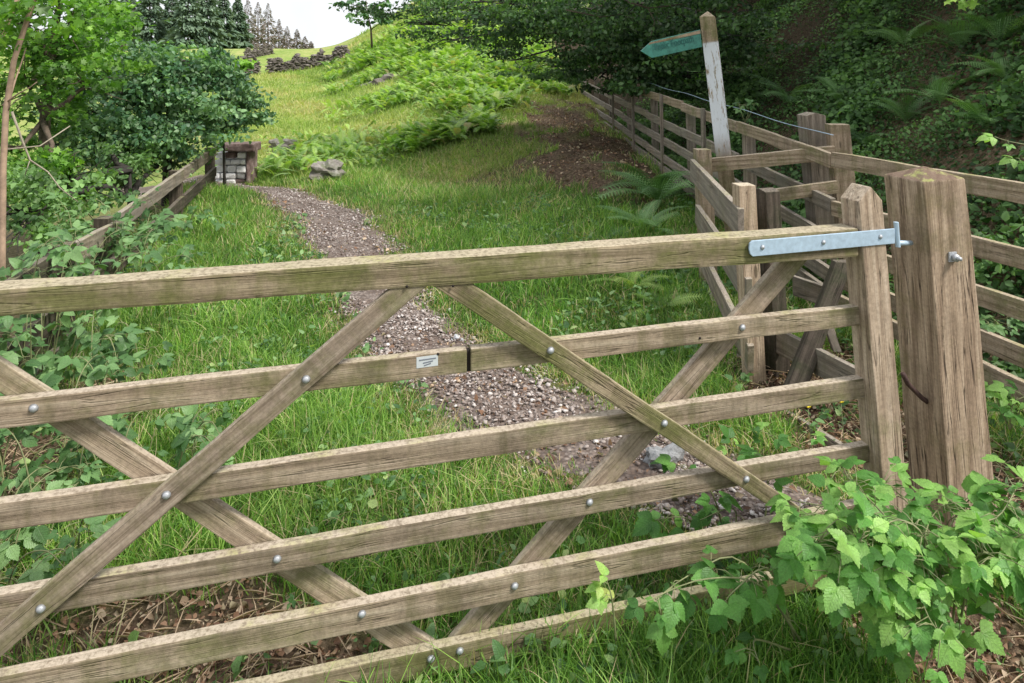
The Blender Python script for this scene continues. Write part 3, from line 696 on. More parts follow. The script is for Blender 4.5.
# ------------------------------------------------------------ signpost
sg = thing('signpost', 'tall square wooden fingerpost with flaking white paint and one green finger board', 'signpost', P(727, 260, 5.5))
zt = P(707.5,17,5.5); 
def white_paint_wood():
    m = M_fence.copy(); m.name = 'flaking_white_paint'; nt = m.node_tree; q = N(nt)
    b = [n for n in nt.nodes if n.type == 'BSDF_PRINCIPLED'][0]; old = b.inputs['Base Color'].links[0].from_socket
    tc = q.n('TexCoord'); mp = q.n('Mapping'); mp.inputs['Scale'].default_value = (3, 16, 16); q.l(tc.outputs['Object'], mp.inputs[0])
    sx = q.n('SeparateXYZ'); q.l(tc.outputs['Object'], sx.inputs[0])
    nz = q.noise(mp.outputs[0], 2.2, 6, .7)
    band = q.math('MULTIPLY', q.ramp(q.math('ADD', q.math('MULTIPLY', sx.outputs[0], .5), .5), [(.112, 0), (.118, 1), (.46, 1), (.56, 0)]), 1.0)
    # x runs down the post from its middle
    f = q.math('MULTIPLY', band, q.ramp(nz, [(.38, 0), (.46, 1)]))
    q.l(q.mix(f, old, (.68,.72,.76)), b.inputs['Base Color']); return m
M_wp = white_paint_wood()
post('post_body', zt, .112, .10, -.1, M_wp, sg, lean=(.118,0), ux=(1,-.35,0), cap='pyramid', ch=.045, bevel=.005)
arm = slab('finger_board', P(652,41,5.38), P(700.5,29.5,5.44), P(702,47,5.44), P(652,58,5.38), (0,.03,0), M_green, sg, bevel=.003)
fb = hull('finger_tip', [P(652,41,5.38), P(652,58,5.38), P(641,51,5.37), P(652,41,5.38)+Vector((0,.03,0)), P(652,58,5.38)+Vector((0,.03,0)), P(641,51,5.37)+Vector((0,.03,0))], M_green, arm, xdir=(1,0,0), bevel=.001)
slab('upper_edge', P(650,42.5,5.376), P(700.3,30,5.436), P(700.5,33.5,5.436), P(648,45,5.376), (0,.003,0), M_fence, arm, bevel=0)
def textobj(name, s, size, a, b, mat, parent):
    cu = bpy.data.curves.new(name, 'FONT'); cu.body = s; cu.size = 1; cu.extrude = .01; cu.align_x = 'LEFT'
    o = bpy.data.objects.new(name, cu); COL.objects.link(o); bpy.context.view_layer.update()
    me = bpy.data.meshes.new_from_object(o.evaluated_get(bpy.context.evaluated_depsgraph_get())); bpy.data.objects.remove(o)
    w = max(v.co.x for v in me.vertices)
    a = Vector(a); b = Vector(b); x = (b-a).normalized(); L = (b-a).length; z = Vector((x.y, -x.x, 0)).normalized(); y = z.cross(x)
    M = Matrix((x*(L/w), y*size, z*.05)).transposed().to_4x4(); M.translation = a
    me.transform(M); return link(name, me, mat, parent)
M_let = plain('faded_lettering', (.008,.10,.085), .6, 0, .2, 60, 0)
textobj('lettering', 'Public Footpath', .075, P(655,50.5,5.374), P(694,41.5,5.43), M_let, arm)

# ------------------------------------------------------------ stone things
def rock(name, label, cat_, c, size, mat, seed=0, lv=3, group=None):
    bm = bmesh.new(); bmesh.ops.create_icosphere(bm, subdivisions=lv, radius=1); r = random.Random(seed); o = [r.uniform(0, 9) for _ in range(6)]
    for v in bm.verts:
        x, y, z = v.co; n = .22*math.sin(x*3+o[0])*math.sin(y*3+o[1])+.14*math.sin(z*5+o[2]+x*4)+.07*math.sin(y*11+o[3])+.05*math.sin(x*13+z*9+o[4])
        k = max(abs(x), abs(y), abs(z)); v.co *= (1+n*1.3+r.uniform(-.05,.05))*(1/k**.25)*.95
        v.co.x *= size[0]/2; v.co.y *= size[1]/2; v.co.z *= size[2]/2
    me = bpy.data.meshes.new(name); bm.to_mesh(me); bm.free()
    return tag(link(name, me, mat, None, Matrix.Translation(c)), label, cat_, group)
def onground(px, Y): 
    x = (px-CX)/F*Y; return Vector((x, Y, h1(x, Y)))
rock('rock', 'flat mossy rock jutting from the grass bank left of the path', 'rock', P(328,171,10.8), (.52,.5,.30), M_rock, 1)
rock('rock', 'low brown rock behind the stone pillar among bracken', 'rock', P(283,146,14), (.55,.5,.28), M_rock, 2)
rock('rock', 'small dark stone lying in the short grass behind the gate', 'rock', P(385,482,2.93)+Vector((0,0,.0)), (.07,.06,.055), M_rock, 3)
rock('rock', 'small pale stone on the right edge of the gravel path', 'rock', P(457,339.5,4.45), (.075,.06,.045), M_pale, 4)
rock('rock', 'pale grey boulder half hidden by leaves at the kissing gate', 'rock', P(664,461,3.02), (.17,.14,.12), M_boul, 5)
rock('rock', 'dark boulder pile on the bracken slope below the skyline', 'rock', P(392,82,24), (1.1,.8,.5), M_wall, 6)
rock('rock', 'grey stone just below the dark boulder among the bracken', 'rock', P(374,86,25), (.8,.6,.35), M_rock, 16)
# pillar
pl = thing('stone_pillar', 'short whitewashed stone pillar with dark slab cap at the end of the left fence', 'pillar', P(233, 190, 10.9))
def blockst(name, x0, x1, y0, y1, Y, d, mat):
    a, b, c, e = P(x0,y0,Y), P(x1,y0,Y), P(x1,y1,Y), P(x0,y1,Y)
    for v in (a, b, c, e): v += Vector((random.uniform(-.008,.008), random.uniform(-.02,.02), random.uniform(-.008,.008)))
    slab(name, a, b, c, e, (0, .34, 0), mat, pl, bevel=.018)
blockst('cap_slab', 213, 254, 144, 152, 10.75, .34, M_capst)
yy = 152.3; rr = random.Random(5)
for hh_ in (7.2, 6.0, 7.6, 6.4, 6.0, 6.5, 7):
    x = 214.0+rr.uniform(0, 1.5)
    while x < 245:
        w_ = min(rr.uniform(5, 12), 247-x); blockst('stone', x, x+w_-.7, yy+rr.uniform(0,.6), yy+hh_-.8, 10.9+rr.uniform(-.04,.03), .5, M_white if (yy < 182 and rr.random() < .78) else M_capst); x += w_
    yy += hh_
blockst('corner_stone', 246, 249.5, 152, 196, 10.88, .5, M_capst)
# far dry stone wall
def wallrun(name, label, a, b, h, n):
    t = thing(name, label, 'wall', a); parts = []
    ST3 = [stone_shape(40+i) for i in range(3)]
    for i in range(3):
        k = n//3; u = rs.rand(k); s = rs.uniform(.09, .2, k); X = a.x+(b.x-a.x)*u; Y = a.y+(b.y-a.y)*u+rs.normal(0, .12, k)
        top = h*(.8+.25*np.sin(u*23)+.12*np.sin(u*61)); Z = H(X, Y)+rs.rand(k)*top
        parts.append(inst(*ST3[i], rotm(rdir(k, 0, .15), rdir(k, 5), np.stack([s*1.3, s, s*.7], -1)), np.stack([X, Y, Z], -1)))
    V, T, Q = cat(parts); link('stonework', mesh_tris('stonework', V, T, Q), M_wall, t)
wallrun('drystone_wall', 'long tumbledown dry stone wall crossing the far pasture', P(268,78,40), P(348,66,44), .8, 1500)
wallrun('drystone_wall', 'short broken end of dry stone wall left of the gap in the far pasture', P(236,84,37), P(258,80,38), .9, 480)
wallrun('stone_heap', 'grey heap of field stones below the conifers', P(246,70,50), P(272,62,54), .7, 500)

# ------------------------------------------------------------ trees
def leaves(N_, centre, rad, shape, size, droop=.0, sub=None, flat=.6, ):
    c = np.array(centre, float)[None]; rad = np.array(rad, float)
    k = sub or max(6, N_//70)
    u = rdir(k)*(rs.rand(k, 1)**.35)*rad*1.1; idx = rs.randint(0, k, N_)
    p = c+u[idx]+rs.normal(0, 1, (N_, 3))*(rad*np.array([.17,.17,.10]))
    ky = rs.rand(k); p[:, 2] -= droop*np.linalg.norm(p[:, :2]-c[:, :2], axis=1)
    d = rdir(N_, -.35, .6); n = rdir(N_, 1.3)
    s = size*(.6+.8*rs.rand(N_))
    sh = np.clip(.08+.84*ky[idx]+.2*rs.randn(N_), 0, 1)
    return inst(*shape, rotm(d, n, s), p, sh)
def tree(name, label, cat_, trunk, tr, clumps, shape, size, lm, bm_, group=None, twigs=7, brr=.035, dens=1.0):
    t = thing(name, label, cat_, trunk[0], group)
    paths = [(trunk, [tr*(1-.75*i/(len(trunk)-1)) for i in range(len(trunk))])]; parts = []
    for (c, rad, n) in clumps:
        c = Vector(c); best = min(trunk[1:], key=lambda q: (Vector(q)-c).length+max(0, q[2]-c.z)*1.5)
        paths.append((bez(best, c, .06, 6, .04), [brr*(1-.13*i) for i in range(6)]))
        for j in range(twigs):
            e = c+Vector(tuple(rdir(1)[0]*np.array(rad)*.95)); paths.append((bez(c.lerp(Vector(best), .15*random.random()), e, .05, 4, .06), [brr*.28, brr*.2, brr*.14, brr*.06]))
        parts.append(leaves(int(n*dens), c, rad, shape, size))
    V, T = tubes(paths); link('trunk', mesh_tris('trunk', V, T, smooth=True), bm_, t)
    V, T, Q = cat(parts); link('crown', mesh_tris('crown', V, T, Q), lm, t)
    return t
# left: bright sycamore-like tree, nearest
g0 = lambda px, Y, dz=-.3: (lambda p: (p.x, p.y, p.z+dz))(onground(px, Y))
tree('bright_green_tree', 'bright green broad-leaved tree at the far left behind the pinkish sapling', 'tree', [g0(40,7), P(45,120,7), P(50,60,7), P(60,0,7), P(70,-80,7)], .06,
     [(P(20,20,7),(.7,.6,.5),1500),(P(70,40,7.2),(.6,.6,.5),1400),(P(30,90,7),(.6,.6,.45),900),(P(20,150,6.6),(.5,.5,.4),900),(P(90,85,7.3),(.45,.5,.35),800),(P(20,-40,7),(.5,.9,.5),500),(P(55,175,6.4),(.35,.4,.3),600)], LOBE, .062, M_syc, M_bark, dens=1.2)
tree('dark_green_tree', 'dense dark green tree in the middle of the left thicket above the fence', 'tree', [g0(165,9), P(168,150,9), P(170,100,9), P(172,60,9), P(173,48,9)], .06,
     [(P(155,75,9),(.7,.6,.4),1500),(P(120,90,8.6),(.7,.6,.5),1900),(P(190,95,9),(.75,.6,.4),2100),(P(150,125,8.5),(.8,.6,.4),2000),(P(100,135,8),(.6,.6,.35),1400),(P(200,66,9.3),(.45,.5,.25),700),(P(80,110,8.4),(.5,.5,.45),1100)], LEAF4, .062, M_dkl, M_barkd, dens=1.3)
tree('sapling_tree', 'small leafy tree with thin black twin stems growing beside the stone pillar', 'tree', [g0(225,10), P(224,160,10), P(223,125,10), P(222,90,10), P(221,60,10)], .022,
     [(P(225,115,10),(.5,.45,.22),1100),(P(195,118,10.3),(.4,.4,.18),700),(P(240,105,10),(.3,.4,.16),420),(P(215,85,10),(.45,.4,.28),800),(P(222,66,10),(.3,.4,.3),260),(P(245,118,9.9),(.16,.25,.08),140)], LEAF4, .062, M_dkl, M_barkd, brr=.016, dens=1.5)
tree('light_green_tree', 'lighter green tree standing behind the dark thicket below the conifers', 'tree', [g0(120,13), P(122,90,13), P(123,45,13), P(125,10,13)], .08,
     [(P(110,60,13),(.8,.8,.35),800),(P(150,70,13),(.8,.8,.3),600),(P(205,62,13.5),(.6,.8,.22),500),(P(225,66,14),(.35,.5,.2),250),(P(125,25,13),(.35,.5,.4),330)], LEAF3, .11, M_syc, M_bark, brr=.03)
# undergrowth of the thicket below the trees
tree('hawthorn_bush', 'dark tangled bush under the left trees just behind the low fence', 'bush', [g0(130,7.4,-.1), P(130,200,7.4), P(130,170,7.4)], .04,
     [(P(95,175,7.4),(.5,.5,.3),1300),(P(130,165,8.2),(.6,.5,.25),1300),(P(60,190,6.3),(.6,.5,.35),1400),(P(180,150,9.6),(.5,.5,.25),900),(P(20,215,5.4),(.5,.5,.35),1200),(P(90,150,8),(.8,.4,.35),1200)], LEAF4, .05, M_under, M_barkd, twigs=10, dens=1.1)
# pinkish saplings on the left edge
for k, (pts, r, lab) in enumerate((([P(2,243,4.2), P(3,170,4.2), P(6,110,4.2), P(14,60,4.2), P(34,0,4.2), P(44,-40,4.2)], .021, 'thin pinkish brown leaning sapling stem at the left edge, the longer one'),
                   ([P(-6,60,4.4), P(0,40,4.4), P(12,12,4.4), P(26,-20,4.4)], .017, 'short pinkish stem curving behind the leaning sapling in the top left corner'))):
    pts = [tuple(p) for p in pts]
    if k == 0: pts = [(pts[0][0], pts[0][1], h1(pts[0][0], pts[0][1])-.1)]+pts
    else: pts = [(pts[0][0]-.05, pts[0][1], h1(-2.7, 4.4)-.1)]+pts
    t = thing('sapling', lab, 'sapling', pts[0])
    V, T = tubes([(pts, [r*(1-.07*i) for i in range(len(pts))])]+([(bez(P(3,105,4.2), P(37,82,4.1), .03, 5, .03), [.006,.005,.004,.003,.002]), (bez(P(8,110,4.2), P(26,48,4.3), .0, 5, .03), [.008,.007,.005,.004,.003])] if k == 0 else []), 8)
    link('stem', mesh_tris('stem', V, T, smooth=True), M_barkp, t)
    V, T, Q = leaves(90, P(30+10*k,20,4.3), (.35,.3,.2), LOBE, .07); link('crown', mesh_tris('crown', V, T, Q), M_syc, t)
def bare(name, label, polys, mat=M_twig):
    V, T = tubes([([P(*p) for p in pl_], [r*(1-.12*i) for i in range(len(pl_))]) for pl_, r in polys], 5)
    tag(link(name, mesh_tris(name, V, T, smooth=True), mat), label, 'branch')
bare('dead_branch', 'pale bare dead branch zigzagging down through the left thicket', [([(12,112,5.2),(22,140,5.3),(30,160,5.3),(48,172,5.4),(60,188,5.4),(78,202,5.5)], .009), ([(0,150,5),(40,146,5.2),(70,126,5.4)], .006), ([(30,160,5.3),(25,175,5.3)],.004)])
bare('fallen_branch', 'pale fallen branch lying on the ferny bank at upper right', [([(893,54,8.7),(905,60,8.7),(925,68,8.6),(946,77,8.5)], .02), ([(925,68,8.6),(935,64,8.6)], .009)])
bare('dead_branch', 'crooked grey branch hanging under the dark tree above the far fence', [([(628,2,9.5),(648,8,9.6),(668,6,9.7),(690,3,9.8)], .012), ([(648,8,9.6),(655,22,9.6),(650,38,9.6)], .008), ], M_bark)
bare('dead_branch', 'thin dark branch arching at the left part of the overhanging canopy', [([(566,10,10),(600,17,10.2),(640,12,10.3)], .01)], M_bark)

# right: big dark tree over the fence
tp = [tuple(onground(655,14.5)), (3.2,14.4,2.2), (3.1,14.2,4), (2.7,14,6), (2.5,13.8,8)]
cl = []
for px, py, Y, n, w in ((395,-4,13,350,.8),(430,4,13,420,.8),(470,10,13,650,.8),(505,28,12.5,650,.8),(548,36,12,1000,.9),(580,30,11.5,1500,.9),(610,55,11.3,1300,.7),(640,35,10.8,1500,.9),(675,50,10.3,1400,.8),(640,78,10.5,800,.5),(600,78,11.8,700,.5),(565,68,12.8,700,.5),(450,40,14,160,.7),(700,25,9.8,1300,.9),(500,0,12,1300,1),(570,-10,11,1300,1),(640,-10,10,1300,1),(420,24,13.6,160,.6),(735,40,10.5,1100,.8),(690,78,11,900,.6),(515,60,14,200,.6)):
    cl.append((P(px, py, Y), (w*1.15, w, w*.45), n))
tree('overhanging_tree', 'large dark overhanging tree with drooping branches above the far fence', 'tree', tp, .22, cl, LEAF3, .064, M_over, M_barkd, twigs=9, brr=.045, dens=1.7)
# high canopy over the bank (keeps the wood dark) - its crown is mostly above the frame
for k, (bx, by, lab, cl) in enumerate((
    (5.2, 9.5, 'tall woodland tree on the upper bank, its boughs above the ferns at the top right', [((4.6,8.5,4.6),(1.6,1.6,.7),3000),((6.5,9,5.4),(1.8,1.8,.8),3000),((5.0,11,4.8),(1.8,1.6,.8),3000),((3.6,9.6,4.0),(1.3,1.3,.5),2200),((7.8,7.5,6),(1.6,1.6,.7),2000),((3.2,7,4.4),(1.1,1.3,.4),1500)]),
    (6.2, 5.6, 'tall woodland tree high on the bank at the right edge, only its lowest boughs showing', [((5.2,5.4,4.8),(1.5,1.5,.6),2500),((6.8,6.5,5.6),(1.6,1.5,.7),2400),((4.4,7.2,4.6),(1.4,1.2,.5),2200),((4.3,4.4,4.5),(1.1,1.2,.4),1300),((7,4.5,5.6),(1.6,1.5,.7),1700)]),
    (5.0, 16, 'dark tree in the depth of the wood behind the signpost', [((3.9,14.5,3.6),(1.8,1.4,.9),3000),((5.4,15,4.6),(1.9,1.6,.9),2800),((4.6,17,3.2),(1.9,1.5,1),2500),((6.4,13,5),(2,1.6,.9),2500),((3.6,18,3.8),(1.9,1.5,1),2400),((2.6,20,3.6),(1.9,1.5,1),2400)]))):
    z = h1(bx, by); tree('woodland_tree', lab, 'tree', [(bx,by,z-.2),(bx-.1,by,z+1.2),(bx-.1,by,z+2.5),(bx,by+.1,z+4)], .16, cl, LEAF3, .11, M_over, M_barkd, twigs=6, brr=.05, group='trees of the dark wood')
# sparse skyline tree left of the big tree
tree('sparse_tree', 'thin sparse tree on the skyline at the left end of the dark canopy', 'tree', [P(372,48,34), P(371,30,34), P(368,15,34), P(366,0,34)], .06,
     [(P(360,15,34),(.7,.6,.5),160),(P(375,5,34),(.8,.6,.5),220),(P(352,4,34),(.6,.5,.3),90),(P(382,22,34),(.6,.5,.4),120)], LEAF3, .22, M_dkl, M_bark, brr=.03)

# conifers
def spruce(x, Y, hgt, wid, mat, label, dead=False):
    b = Vector((x, Y, h1(x, Y)-.3)); t = thing('spruce_tree' if not dead else 'dead_conifer', label, 'conifer', b, 'conifers on the skyline')
    V, T = tubes([([b, b+Vector((0,0,hgt))], [.16, .02])]); link('trunk', mesh_tris('trunk', V, T), M_bark, t)
    n = int((2600 if not dead else 1300)*hgt/10); u = rs.rand(n)**.8; z = .06+.94*u; a = rs.rand(n)*6.283
    rad = wid*(1-z)**.9*(.72+.28*np.sin(z*hgt*5+x))*(.2+.8*rs.rand(n)**.6)*(1+.25*np.sin(a*3+z*20))
    p = np.stack([b.x+np.cos(a)*rad, b.y+np.sin(a)*rad, b.z+z*hgt-.25*rad], -1)
    d = nrm(np.stack([np.cos(a), np.sin(a), -.35+.3*z+.3*rs.randn(n)*.5], -1)); s = .16+.85*(1-z)**.8
    s *= rs.uniform(.7, 1.3, n)*(1 if not dead else .8)
    V, T, Q = inst(*LEAF3, rotm(d, rdir(n, 1.5), np.stack([s, s*(.7 if not dead else .35), s], -1)), p)
    link('crown', mesh_tris('crown', V, T, Q), mat, t)
sp = [(84,-20,99,'far left, seen through the bright green tree'),(106,-30,93,'just left of the plantation edge'),(128,-25,95,'at the left end'),(150,-35,90,'second from the left'),(172,-20,96,'third from the left, behind two taller ones'),(188,-32,88,'tallest above the dark thicket'),(207,-28,90,'fifth from the left'),(224,-12,94,'sixth from the left'),(238,-6,98,'last full green one before the bare trees')]
for x, ty, Y, w in sp:
    X = (x-CX)/F*Y; z = h1(X, Y); top = CZ-(ty-CY)/F*Y; hg = top-z+.3
    spruce(X, Y, hg, 3.2*(hg/12), M_spr, 'grey green spruce of the skyline plantation, '+w)
sp = [(248,-2,100,'next to the green spruces'),(258,2,104,'second in the bare row'),(268,3,108,'third, tallest of the bare row'),(279,19,112,'fourth in the bare row'),(287,26,116,'fifth and lower'),(297,29,112,'sixth, reddish'),(305,36,116,'small, last but one'),(311,42,118,'smallest, at the right end')]
for x, ty, Y, w in sp:
    X = (x-CX)/F*Y; z = h1(X, Y); top = CZ-(ty-CY)/F*Y; hg = max(2, top-z+.3)
    spruce(X, Y, hg, 2.5*(hg/8), M_lar, 'brownish bare conifer on the skyline, '+w, True)

# ------------------------------------------------------------ bracken and ferns
def fern(base, L, n, mat, label, tilt=.75, toward=None, nm='fern', group='ferns on the bank'):
    parts = []; t = thing(nm, label, 'fern', base, group)
    a = rs.rand()*6.28+np.arange(n)*6.283/n+rs.normal(0, .25, n); el = rs.uniform(.35, 1.0, n)*tilt
    if toward is not None: a = toward+rs.normal(0, .8, n)
    d = np.stack([np.cos(a)*np.cos(el), np.sin(a)*np.cos(el), np.sin(el)], -1)+rs.normal(0, .1, (n, 3))
    nn = np.stack([-np.cos(a)*np.sin(el), -np.sin(a)*np.sin(el), np.cos(el)], -1)+rs.normal(0, .15, (n, 3))
    V, T, Q = inst(*FR_HI, rotm(d, nn, L*rs.uniform(.7, 1.1, n)), np.repeat(np.array([tuple(base)]), n, 0))
    link('fronds', mesh_tris('fronds', V, T, Q), mat, t)
ferns = [(790,95,7.8,.75,9,'large fern on the dark bank left of the tall fence posts'),(840,92,7.6,.6,8,'fern just above the two tall fence posts'),(905,110,6.6,.55,8,'fern in the middle of the bank above the hinge post'),
 (940,95,7.2,.6,8,'fern above and right of the hinge post'),(985,120,6.2,.55,8,'fern on the bank near the right edge'),(1005,70,6.9,.6,8,'fern high on the bank at the right edge'),(960,40,8,.7,9,'broad fern near the top of the bank'),
 (905,35,8.6,.7,8,'fern beside the fallen branch'),(1000,30,7.8,.65,8,'fern in the top right of the bank'),(700,70,9.4,.6,7,'small fern in the shade behind the signpost'),(870,140,6,.45,7,'small fern touching the top rail near the hinge post')]
for px, py, Y, L, n, lab in ferns:
    X = (px-CX)/F*Y
    # slide along the ray to stand on the bank
    best = min(np.arange(4.5, 14, .05), key=lambda y: abs(h1((px-CX)/F*y, y)-(CZ-(py+12-CY)/F*y)) + (0 if (px-CX)/F*y > fenceX(y)+.3 else 5))
    b = Vector(((px-CX)/F*best, best, h1((px-CX)/F*best, best))); fern(b, L*.85, n+2, M_brkd, lab, tilt=.95)
fern(Vector((1.62,8.0,h1(1.62,8.0))), .9, 16, M_brkd, 'broad blue green fern at the foot of the far fence left of the signpost', group='ferns in the grass')
fern(Vector((1.22,6.7,h1(1.22,6.7))), .5, 12, M_brkd, 'low fern in the grass below the far fence', group='ferns in the grass')
fern(Vector((.98,4.75,h1(.98,4.75))), .32, 8, M_brk, 'small bright fern behind the top rail of the gate', group='ferns in the grass')
fern(Vector((.86,5.2,h1(.86,5.2))), .34, 7, M_brk, 'small yellow green fern in front of the side boards', group='ferns in the grass')
def bracken(n, fn, L, mat, name, label):
    X, Y = fn(n); k = len(X); a = rs.rand(k)*6.283; el = rs.uniform(.15, 1.1, k)
    d = np.stack([np.cos(a)*np.cos(el), np.sin(a)*np.cos(el), np.sin(el)], -1); nn = np.stack([-np.cos(a)*np.sin(el), -np.sin(a)*np.sin(el), np.cos(el)+.2], -1)
    s = L*rs.uniform(.5, 1.2, k)*(1+.35*np.sin(X*1.7+Y)*np.sin(Y*1.3-X*.7)); s = s*np.clip(Y/22, .8, 1.3)
    V, T, Q = inst(*FR_LO, rotm(d, nn, s), np.stack([X, Y, H(X, Y)+.1*rs.rand(k)+.05], -1)); tag(link(name, mesh_tris(name, V, T, Q), mat), label, 'bracken', kind='stuff')
def bfn(n):     # bright slope right of the field
    Y = 12.5*np.exp(rs.rand(n*6)*1.3); r = rs.uniform(-.26, .08, n*6); X = r*Y
    edge = -.165+.055*np.sin(Y*.9)+.03*np.sin(Y*2.7)+rs.normal(0, .022, n*6)+.02*np.sin(X*3.1+Y*1.7)+np.interp(Y, [12, 16, 30, 42], [.10, .02, -.03, -.05])
    m = (r > edge) & (rs.rand(n*6) < .55+.5*np.sin(X*1.9+Y*.8)*np.sin(Y*1.4-X)) & (X < fenceX(Y)-.2) & (litter(X, Y) < .1) & ((Y > 15) | (r < -.02)); X, Y = X[m], Y[m]; return X[:n], Y[:n]
bracken(26000, bfn, .33, M_brk, 'bracken', 'bright yellow green bracken covering the slope right of the pasture')
def bfn2(n):
    X = rs.normal(0, 1, n); Y = rs.normal(0, 1, n)
    c = [(-3.65,11.9,.35,.5),(-3.2,13.2,.5,.6),(-2.6,12.6,.4,.4),(-4.1,14.5,.5,.5),(-2.1,14.2,.6,.5)]; i = rs.randint(0, 5, n); c = np.array(c)[i]
    return c[:,0]+X*c[:,2], c[:,1]+Y*c[:,3]
bracken(900, bfn2, .30, M_brk, 'bracken_patch', 'patch of fresh bracken beside the stone pillar')
# undergrowth on the wooded bank
def undergrowth():
    n = 360000; Y = rs.uniform(2.0, 14, n); X = fenceX(Y)+.1+rs.rand(n)**1.2*7; m = (X < .76*Y+.3)
    X, Y = X[m], Y[m]; Z = H(X, Y); px = CX+F*X/Y; py = CY+F*(CZ-Z)/Y
    dens = .5+.5*np.sin(X*2.1+Y*1.3)*np.sin(Y*2.7-X*.8)+.25*np.sin(X*6+Y*5)
    bare_ = np.exp(-((px-790)/75)**2-((py-42+.25*(px-790))/26)**2)
    m = (rs.rand(len(X)) < np.clip(.25+.6*dens, .1, 1)*(1-.93*bare_)*(py > -60)); X, Y, Z = X[m], Y[m], Z[m]; dens = dens[m]; k = len(X)
    s = (.02+.055*rs.rand(k)**1.6)*(1+.35*np.sin(X*3.3-Y*2.1)); off = rs.rand(k)**1.5*(.06+.22*np.clip(dens, 0, 1))
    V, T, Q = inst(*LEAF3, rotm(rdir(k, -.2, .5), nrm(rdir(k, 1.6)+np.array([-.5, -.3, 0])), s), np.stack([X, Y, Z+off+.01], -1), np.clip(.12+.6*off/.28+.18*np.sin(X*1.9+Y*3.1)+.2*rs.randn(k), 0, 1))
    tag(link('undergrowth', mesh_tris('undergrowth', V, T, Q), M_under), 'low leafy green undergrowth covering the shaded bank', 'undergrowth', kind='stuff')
undergrowth()

# ------------------------------------------------------------ brambles, raspberry: canes with three-part leaves
def compound(P0, D, UP, s):                          # leaflets of three-part leaves
    side = nrm(np.cross(UP, D)); out = []
    k = len(P0)
    out.append((P0+D*s[:, None]*.25, nrm(D+.1*rdir(k)), nrm(UP+.2*rdir(k)), s))
    for sg_ in (1, -1): out.append((P0+D*s[:, None]*.15, nrm(D*.45+side*sg_+.1*rdir(k)), nrm(UP+.25*rdir(k)), s*.82))
    return [np.concatenate([o[i] for o in out]) for i in range(4)]
def add_luv(me, shape, k):
    at = me.attributes.new('luv', 'FLOAT_VECTOR', 'POINT'); at.data.foreach_set('vector', np.tile(np.asarray(shape[0]), (k, 1)).astype(np.float32).ravel())
def leafy(name, label, cat_, canes, per, size, mat, shape=LEAFS, r=.0035, spread=.05, face=(0,-.35,1), group=None, cane_mat=None, droop=-.3, tint=(0,1)):
    base = canes[0][0]; t = thing(name, label, cat_, base, group); tb = []; Pp, Dd = [], []
    for c in canes:
        pts = [Vector(p) for p in c]; n = 14; fine = []
        for i in range(n):                           # Catmull-like resample
            u = i/(n-1)*(len(pts)-1); j = min(int(u), len(pts)-2); f = u-j
            p0, p1, p2, p3 = pts[max(j-1,0)], pts[j], pts[j+1], pts[min(j+2,len(pts)-1)]
            fine.append(.5*((2*p1)+(p2-p0)*f+(2*p0-5*p1+4*p2-p3)*f*f+(3*p1-p0-3*p2+p3)*f**3))
        tb.append((fine, [r*(1-.055*i) for i in range(n)]))
        L = sum((fine[i+1]-fine[i]).length for i in range(n-1))
        for q in range(max(2, int(per*L))):
            u = .12+.88*random.random(); i = min(int(u*(n-1)), n-2); p = fine[i].lerp(fine[i+1], u*(n-1)-i)
            tn = (fine[i+1]-fine[i]).normalized(); d = Vector(tuple(rdir(1, droop, .5)[0]))
            e = p+d*spread*random.uniform(.5, 1.6); tb.append(([p, p.lerp(e, .5)+Vector((0,0,.008)), e], [r*.4, r*.32, r*.25])); Pp.append(tuple(e)); Dd.append(tuple((d+tn*.3).normalized()))
        Pp.append(tuple(fine[-1])); Dd.append(tuple((fine[-1]-fine[-2]).normalized()))
    Pp = np.array(Pp); Dd = np.array(Dd); k = len(Pp); Dd[:, 2] += droop; Dd = nrm(Dd)
    s = size*rs.uniform(.35, 1.25, k); p, d, u, s = compound(Pp, Dd, nrm(np.array([face])+.45*rdir(k)), s)
    rn = tint[0]+(tint[1]-tint[0])*np.tile(rs.rand(k), 3)*.8+.1*rs.rand(3*k)
    V, T, Q = inst(*shape, rotm(d, u, s), p, rn)
    lm_ = mesh_tris('leaves', V, T, Q, smooth=False); add_luv(lm_, shape, len(p)); link('leaves', lm_, mat, t)
    V, T = tubes(tb, 5); link('canes', mesh_tris('canes', V, T, smooth=True), cane_mat or M_cane, t)
    return t
# big raspberry at lower right, in front of the hinge post
rc = [[P(930,650,1.95),P(905,560,1.85),P(850,515,1.9),P(790,500,1.98)], [P(940,650,1.95),P(900,540,1.8),P(860,490,1.95),P(838,468,2.05)],
      [P(930,650,1.95),P(880,590,1.75),P(850,560,1.72),P(835,590,1.7)], [P(950,650,1.95),P(940,560,1.85),P(960,510,1.9),P(985,490,1.95)],
      [P(955,650,1.95),P(970,570,1.8),P(1000,545,1.78),P(1035,530,1.75)], [P(950,650,1.95),P(930,550,1.75),P(900,520,1.75),P(860,540,1.7)],
      [P(940,650,1.95),P(930,540,1.9),P(905,500,1.98),P(880,480,2.0)],
      [P(950,650,1.95),P(965,540,1.8),P(1000,515,1.8),P(1020,480,1.85)], [P(930,650,1.9),P(920,600,1.75),P(930,620,1.68),P(945,640,1.65)],
      [P(925,650,1.9),P(880,560,1.75),P(840,530,1.75),P(815,545,1.75)], [P(940,650,1.95),P(925,560,1.82),P(930,520,1.86),P(950,500,1.9)], [P(930,650,1.92),P(880,570,1.78),P(840,520,1.82),P(800,520,1.9)], [P(935,650,1.92),P(900,580,1.74),P(870,545,1.74),P(840,555,1.72)], [P(955,650,1.92),P(975,560,1.76),P(1000,560,1.74),P(1020,570,1.72)], [P(945,640,1.9),P(935,570,1.76),P(915,560,1.73),P(890,570,1.7)]]
